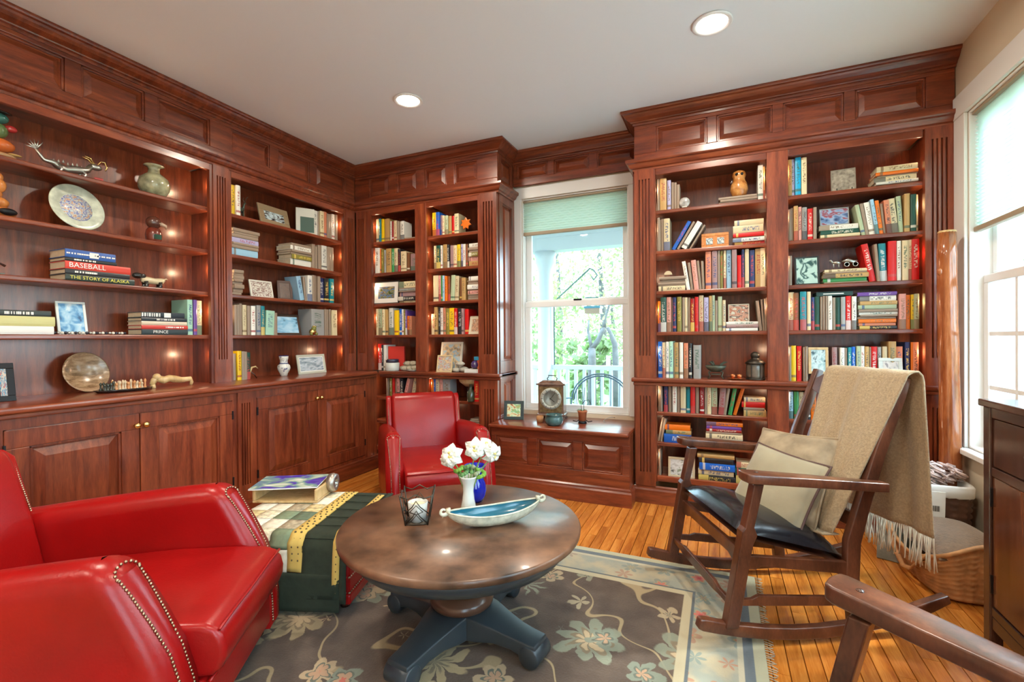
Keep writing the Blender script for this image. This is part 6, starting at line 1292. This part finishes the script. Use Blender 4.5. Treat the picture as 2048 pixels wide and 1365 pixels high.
for x in (-5.4, -2.26, 1.6):
    MB().lathe([(0, 0), (.15, 0), (.15, .06), (.13, .08), (.115, .1), (.105, 2.28), (.125, 2.32), (.125, 2.36), (.15, 2.38), (.15, 2.54), (0, 2.54)], 28).build('column', PW, po, loc=(x, 6.31, -.12))
for z0, z1 in ((.76, .82), (.0, .05)): MB().box(-7, 4, 6.27, 6.34, z0, z1).build('rail', PW, po, bevel=.005)
bm = MB().box(-.021, .021, -.021, .021, .05, .76).build('baluster', PW, po, loc=(-6.9, 6.305, 0))
for k in range(1, 90): linked(bm, po, (-6.9+k*.121, 6.305, 0))
lt = aty(1180, 478, 5.6); MB().lathe([(0, -.01), (.09, -.012), (.1, -.004), (.1, 0), (0, 0)], 28).build('porch_light', mat('porch_lamp', (1, .98, .94), .4, emit=6), po, loc=(lt.x, lt.y, 2.66))
gb = thing('garden_bench', (-1.27, 5.25, -.12), 'arched metal garden bench on the porch', 'bench', R(0)); IRB = mat('slate_blue_iron', (.08, .13, .17), .5, .4)
for r_ in (.31, .285): MB().tube([(r_*1.12*math.cos(R(a)), .18, .585+r_*math.sin(R(a))) for a in range(0, 181, 12)], .009, 8).build('back_arch', IRB, gb)
for k in range(7): a = R(24+k*22); MB().tube([(.285*1.12*math.cos(a), .18, .585+.285*math.sin(a)), (.285*1.12*math.cos(a)*.95, .18, .42)], .004, 6).build('back_spindle', IRB, gb)
for s in (-1, 1):
    MB().tube([(s*.35, .18, .6), (s*.36, .16, .4), (s*.36, .18, 0)], .009, 8).build('leg', IRB, gb); MB().tube([(s*.35, .17, .60), (s*.38, -.05, .62), (s*.37, -.22, .56), (s*.36, -.24, .40), (s*.36, -.24, 0)], .009, 8).build('arm', IRB, gb)
for k in range(6): MB().box(-.36, .36, -.24+k*.072, -.24+k*.072+.05, .40, .412).build('seat_slat', IRB, gb)
h0 = aty(1108, 604, 6.28); h1 = aty(1180, 537, 6.28); hk = thing('feeder_bracket', (0, 0, 0), 'thin metal bracket arm reaching over the porch rail', 'bracket')
MB().tube([(h0.x, 6.28, .82), (h0.x, 6.28, h0.z), tuple(h0.lerp(h1, .5)), tuple(h1), (h1.x+.05, 6.28, h1.z-.03), (h1.x+.10, 6.28, h1.z-.10), (h1.x+.05, 6.28, h1.z-.16), (h1.x+.02, 6.28, h1.z-.11)], .011, 8).build('arm', mat('verdigris_iron', (.12, .20, .18), .5, .5), hk)
fd = aty(1187, 613, 6.28); t = thing('bird_feeder', (fd.x, 6.28, fd.z-.10), 'little house-shaped bird feeder hanging above the porch rail', 'bird feeder')
MB().box(-.10, .10, -.08, .08, 0, .07).build('tray', mat('feeder_tan', (.38, .27, .20), .7), t); MB().box(-.11, .11, -.09, .09, .07, .10).build('blue_band', mat('feeder_blue', (.06, .24, .34), .5), t); MB().prism([(-.12, .14), (.12, .14), (.09, .22), (-.09, .22)], -.1, .1, 'y').build('roof', mat('feeder_teal', (.06, .2, .2), .5), t)
for s in (-1, 1): MB().box(s*.08-.006, s*.08+.006, -.006, .006, .10, .14).build('post', BLACKM, t)
MB().tube([(0, 0, .22), (.0, 0, h1.z-.16-(fd.z-.10))], .002, 5).build('hanger', BLACKM, t)
# trees
BARK = mat('grey_bark', (.09, .09, .09), .9, noise=.3, nscale=8)
def leafm(n, c):
    if n in MATS: return MATS[n]
    m, tt, b = nodes(n); MATS[n] = m; b.inputs['Base Color'].default_value = (*c, 1); b.inputs['Roughness'].default_value = .7
    tr_ = tt.nodes.new('ShaderNodeBsdfTranslucent'); tr_.inputs[0].default_value = (c[0]*1.1, c[1]*1.1, c[2]*.7, 1); mx = tt.nodes.new('ShaderNodeMixShader'); mx.inputs[0].default_value = .45
    tt.links.new(b.outputs[0], mx.inputs[1]); tt.links.new(tr_.outputs[0], mx.inputs[2]); tt.links.new(mx.outputs[0], tt.nodes['Material Output'].inputs[0]); return m
LV = [leafm('leaf_yellow_green', (.26, .33, .15)), leafm('leaf_fresh_green', (.17, .26, .12)), leafm('leaf_pale_pinkish', (.40, .37, .32))]
def tree(x, y, h, rad, seed, label, m, paths, n=2600, z0=-.7, lsz=(.05, .11), cr0=.30):
    rg = random.Random(seed); t = thing('tree', (x, y, z0), label, 'tree', 0, 'trees beyond the porch')
    b = MB()
    for pts, r in paths: b.tube(pts, r, 8)
    b.build('trunk', BARK, t); g = MB()
    cl = [(rg.gauss(0, .45)*rad, rg.gauss(0, .35)*rad, h*(cr0+(1-cr0)*rg.random()), rg.uniform(.25, .55)*rad*.55) for _ in range(26)]
    for k in range(n):
        cx, cy, cz, cr_ = rg.choice(cl); p = Vector((cx+rg.gauss(0, .6)*cr_, cy+rg.gauss(0, .6)*cr_, max(.1, cz+rg.gauss(0, .6)*cr_))); s = rg.uniform(*lsz)
        e1 = Vector((rg.gauss(0, 1), rg.gauss(0, 1), rg.gauss(0, 1))).normalized(); e2 = e1.orthogonal().normalized()
        g.add([p-e1*s, p+e2*s*.5, p+e1*s, p-e2*s*.5], [(0, 1, 2, 3)], rg.choice([0, 0, 1]))
    g.build('foliage', m, t, kind='stuff'); return t
q0 = aty(1183, 735, 11.5); q1 = aty(1228, 735, 11.5)
fork = lambda px, py: aty(px, py, 11.5)
def rel(o, *pp): return [tuple(fork(*q)-Vector((o.x, 11.5, -.7))) for q in pp]
tree(q0.x, 11.5, 6.5, 2.4, 3, 'forked pale tree straight outside the garden window', [LV[0], LV[2]], [([(0, 0, 0)]+rel(q0, (1184, 715), (1184, 696)), [.12, .10, .09]), (rel(q0, (1184, 698), (1197, 680), (1203, 665), (1209, 655)), [.07, .065, .06, .05]), (rel(q0, (1184, 698), (1180, 682), (1176, 662), (1178, 640)), [.05, .04, .035, .02]), (rel(q0, (1208, 656), (1209, 640), (1216, 618), (1224, 590)), [.05, .04, .03, .015])], n=1500, lsz=(.03, .07), cr0=.35)
tree(q1.x, 11.8, 5.5, 2.0, 4, 'slender leaning tree right of the forked one', [LV[2], LV[0]], [([(0, 0, 0)]+rel(q1, (1226, 715), (1225, 690), (1218, 672), (1210, 655)), [.09, .08, .07, .06, .04])], n=1100, lsz=(.03, .07), cr0=.4)
tn = ['tall fresh green tree at the left of the garden view', 'broad yellow-green tree behind the forked one', 'pale tree filling the right of the garden view', 'distant green tree low behind the porch rail', 'far pale tree above the porch beam', 'round green bush behind the porch rail']
for k, (x, y, h, rad, mm) in enumerate(((-7.2, 15, 8, 3.4, [LV[1], LV[0]]), (-4.4, 19, 9, 4.0, [LV[0], LV[1]]), (-1.2, 17, 8, 3.6, [LV[0], LV[2]]), (-5.0, 24, 7, 4.5, [LV[1], LV[0]]), (-8.5, 26, 11, 5, [LV[2], LV[0]]), (-3.3, 12.6, 1.9, .8, [LV[1], LV[1]]))):
    tree(x, y, h, rad, 20+k, tn[k], mm, [([(0, 0, 0), (.1, 0, h*.3), (-.1, .1, h*.6), (.1, 0, h*.9)], [.16*h/8, .12*h/8, .08*h/8, .02])], n=3400 if k < 5 else 900, lsz=(.07, .16), cr0=.12)
for k, (x, y, h, rad) in enumerate(((4.6, 9.5, 7, 3), (6.5, 13, 8, 3.5), (7.5, 2.0, 7.5, 3.2), (7.0, -3.0, 7, 3))):
    tree(x, y, h, rad, 40+k, ['green tree outside the right-hand window', 'farther tree outside the right-hand window', 'tree on the lawn to the right of the house', 'tree on the lawn behind the viewer to the right'][k], [LV[1], LV[0]], [([(0, 0, 0), (.1, 0, h*.4), (0, .1, h*.9)], [.16, .1, .02])], n=2200, lsz=(.07, .16), cr0=.15)
sw = thing('side_porch', (0, 0, 0), 'white porch post and low wall outside the right-hand window', 'porch')
MB().box(1.98, 2.16, 4.95, 5.12, -.7, 3.0).build('post', PW, sw, bevel=.01); MB().box(1.94, 2.2, 4.91, 5.16, -.7, .2).build('pedestal', PW, sw, bevel=.01); MB().box(2.16, 6, 4.98, 5.08, .78, .84).build('rail', PW, sw)
for k in range(16): MB().box(2.3+k*.2, 2.36+k*.2, 5.0, 5.06, -.1, .78).build('baluster', PW, sw)
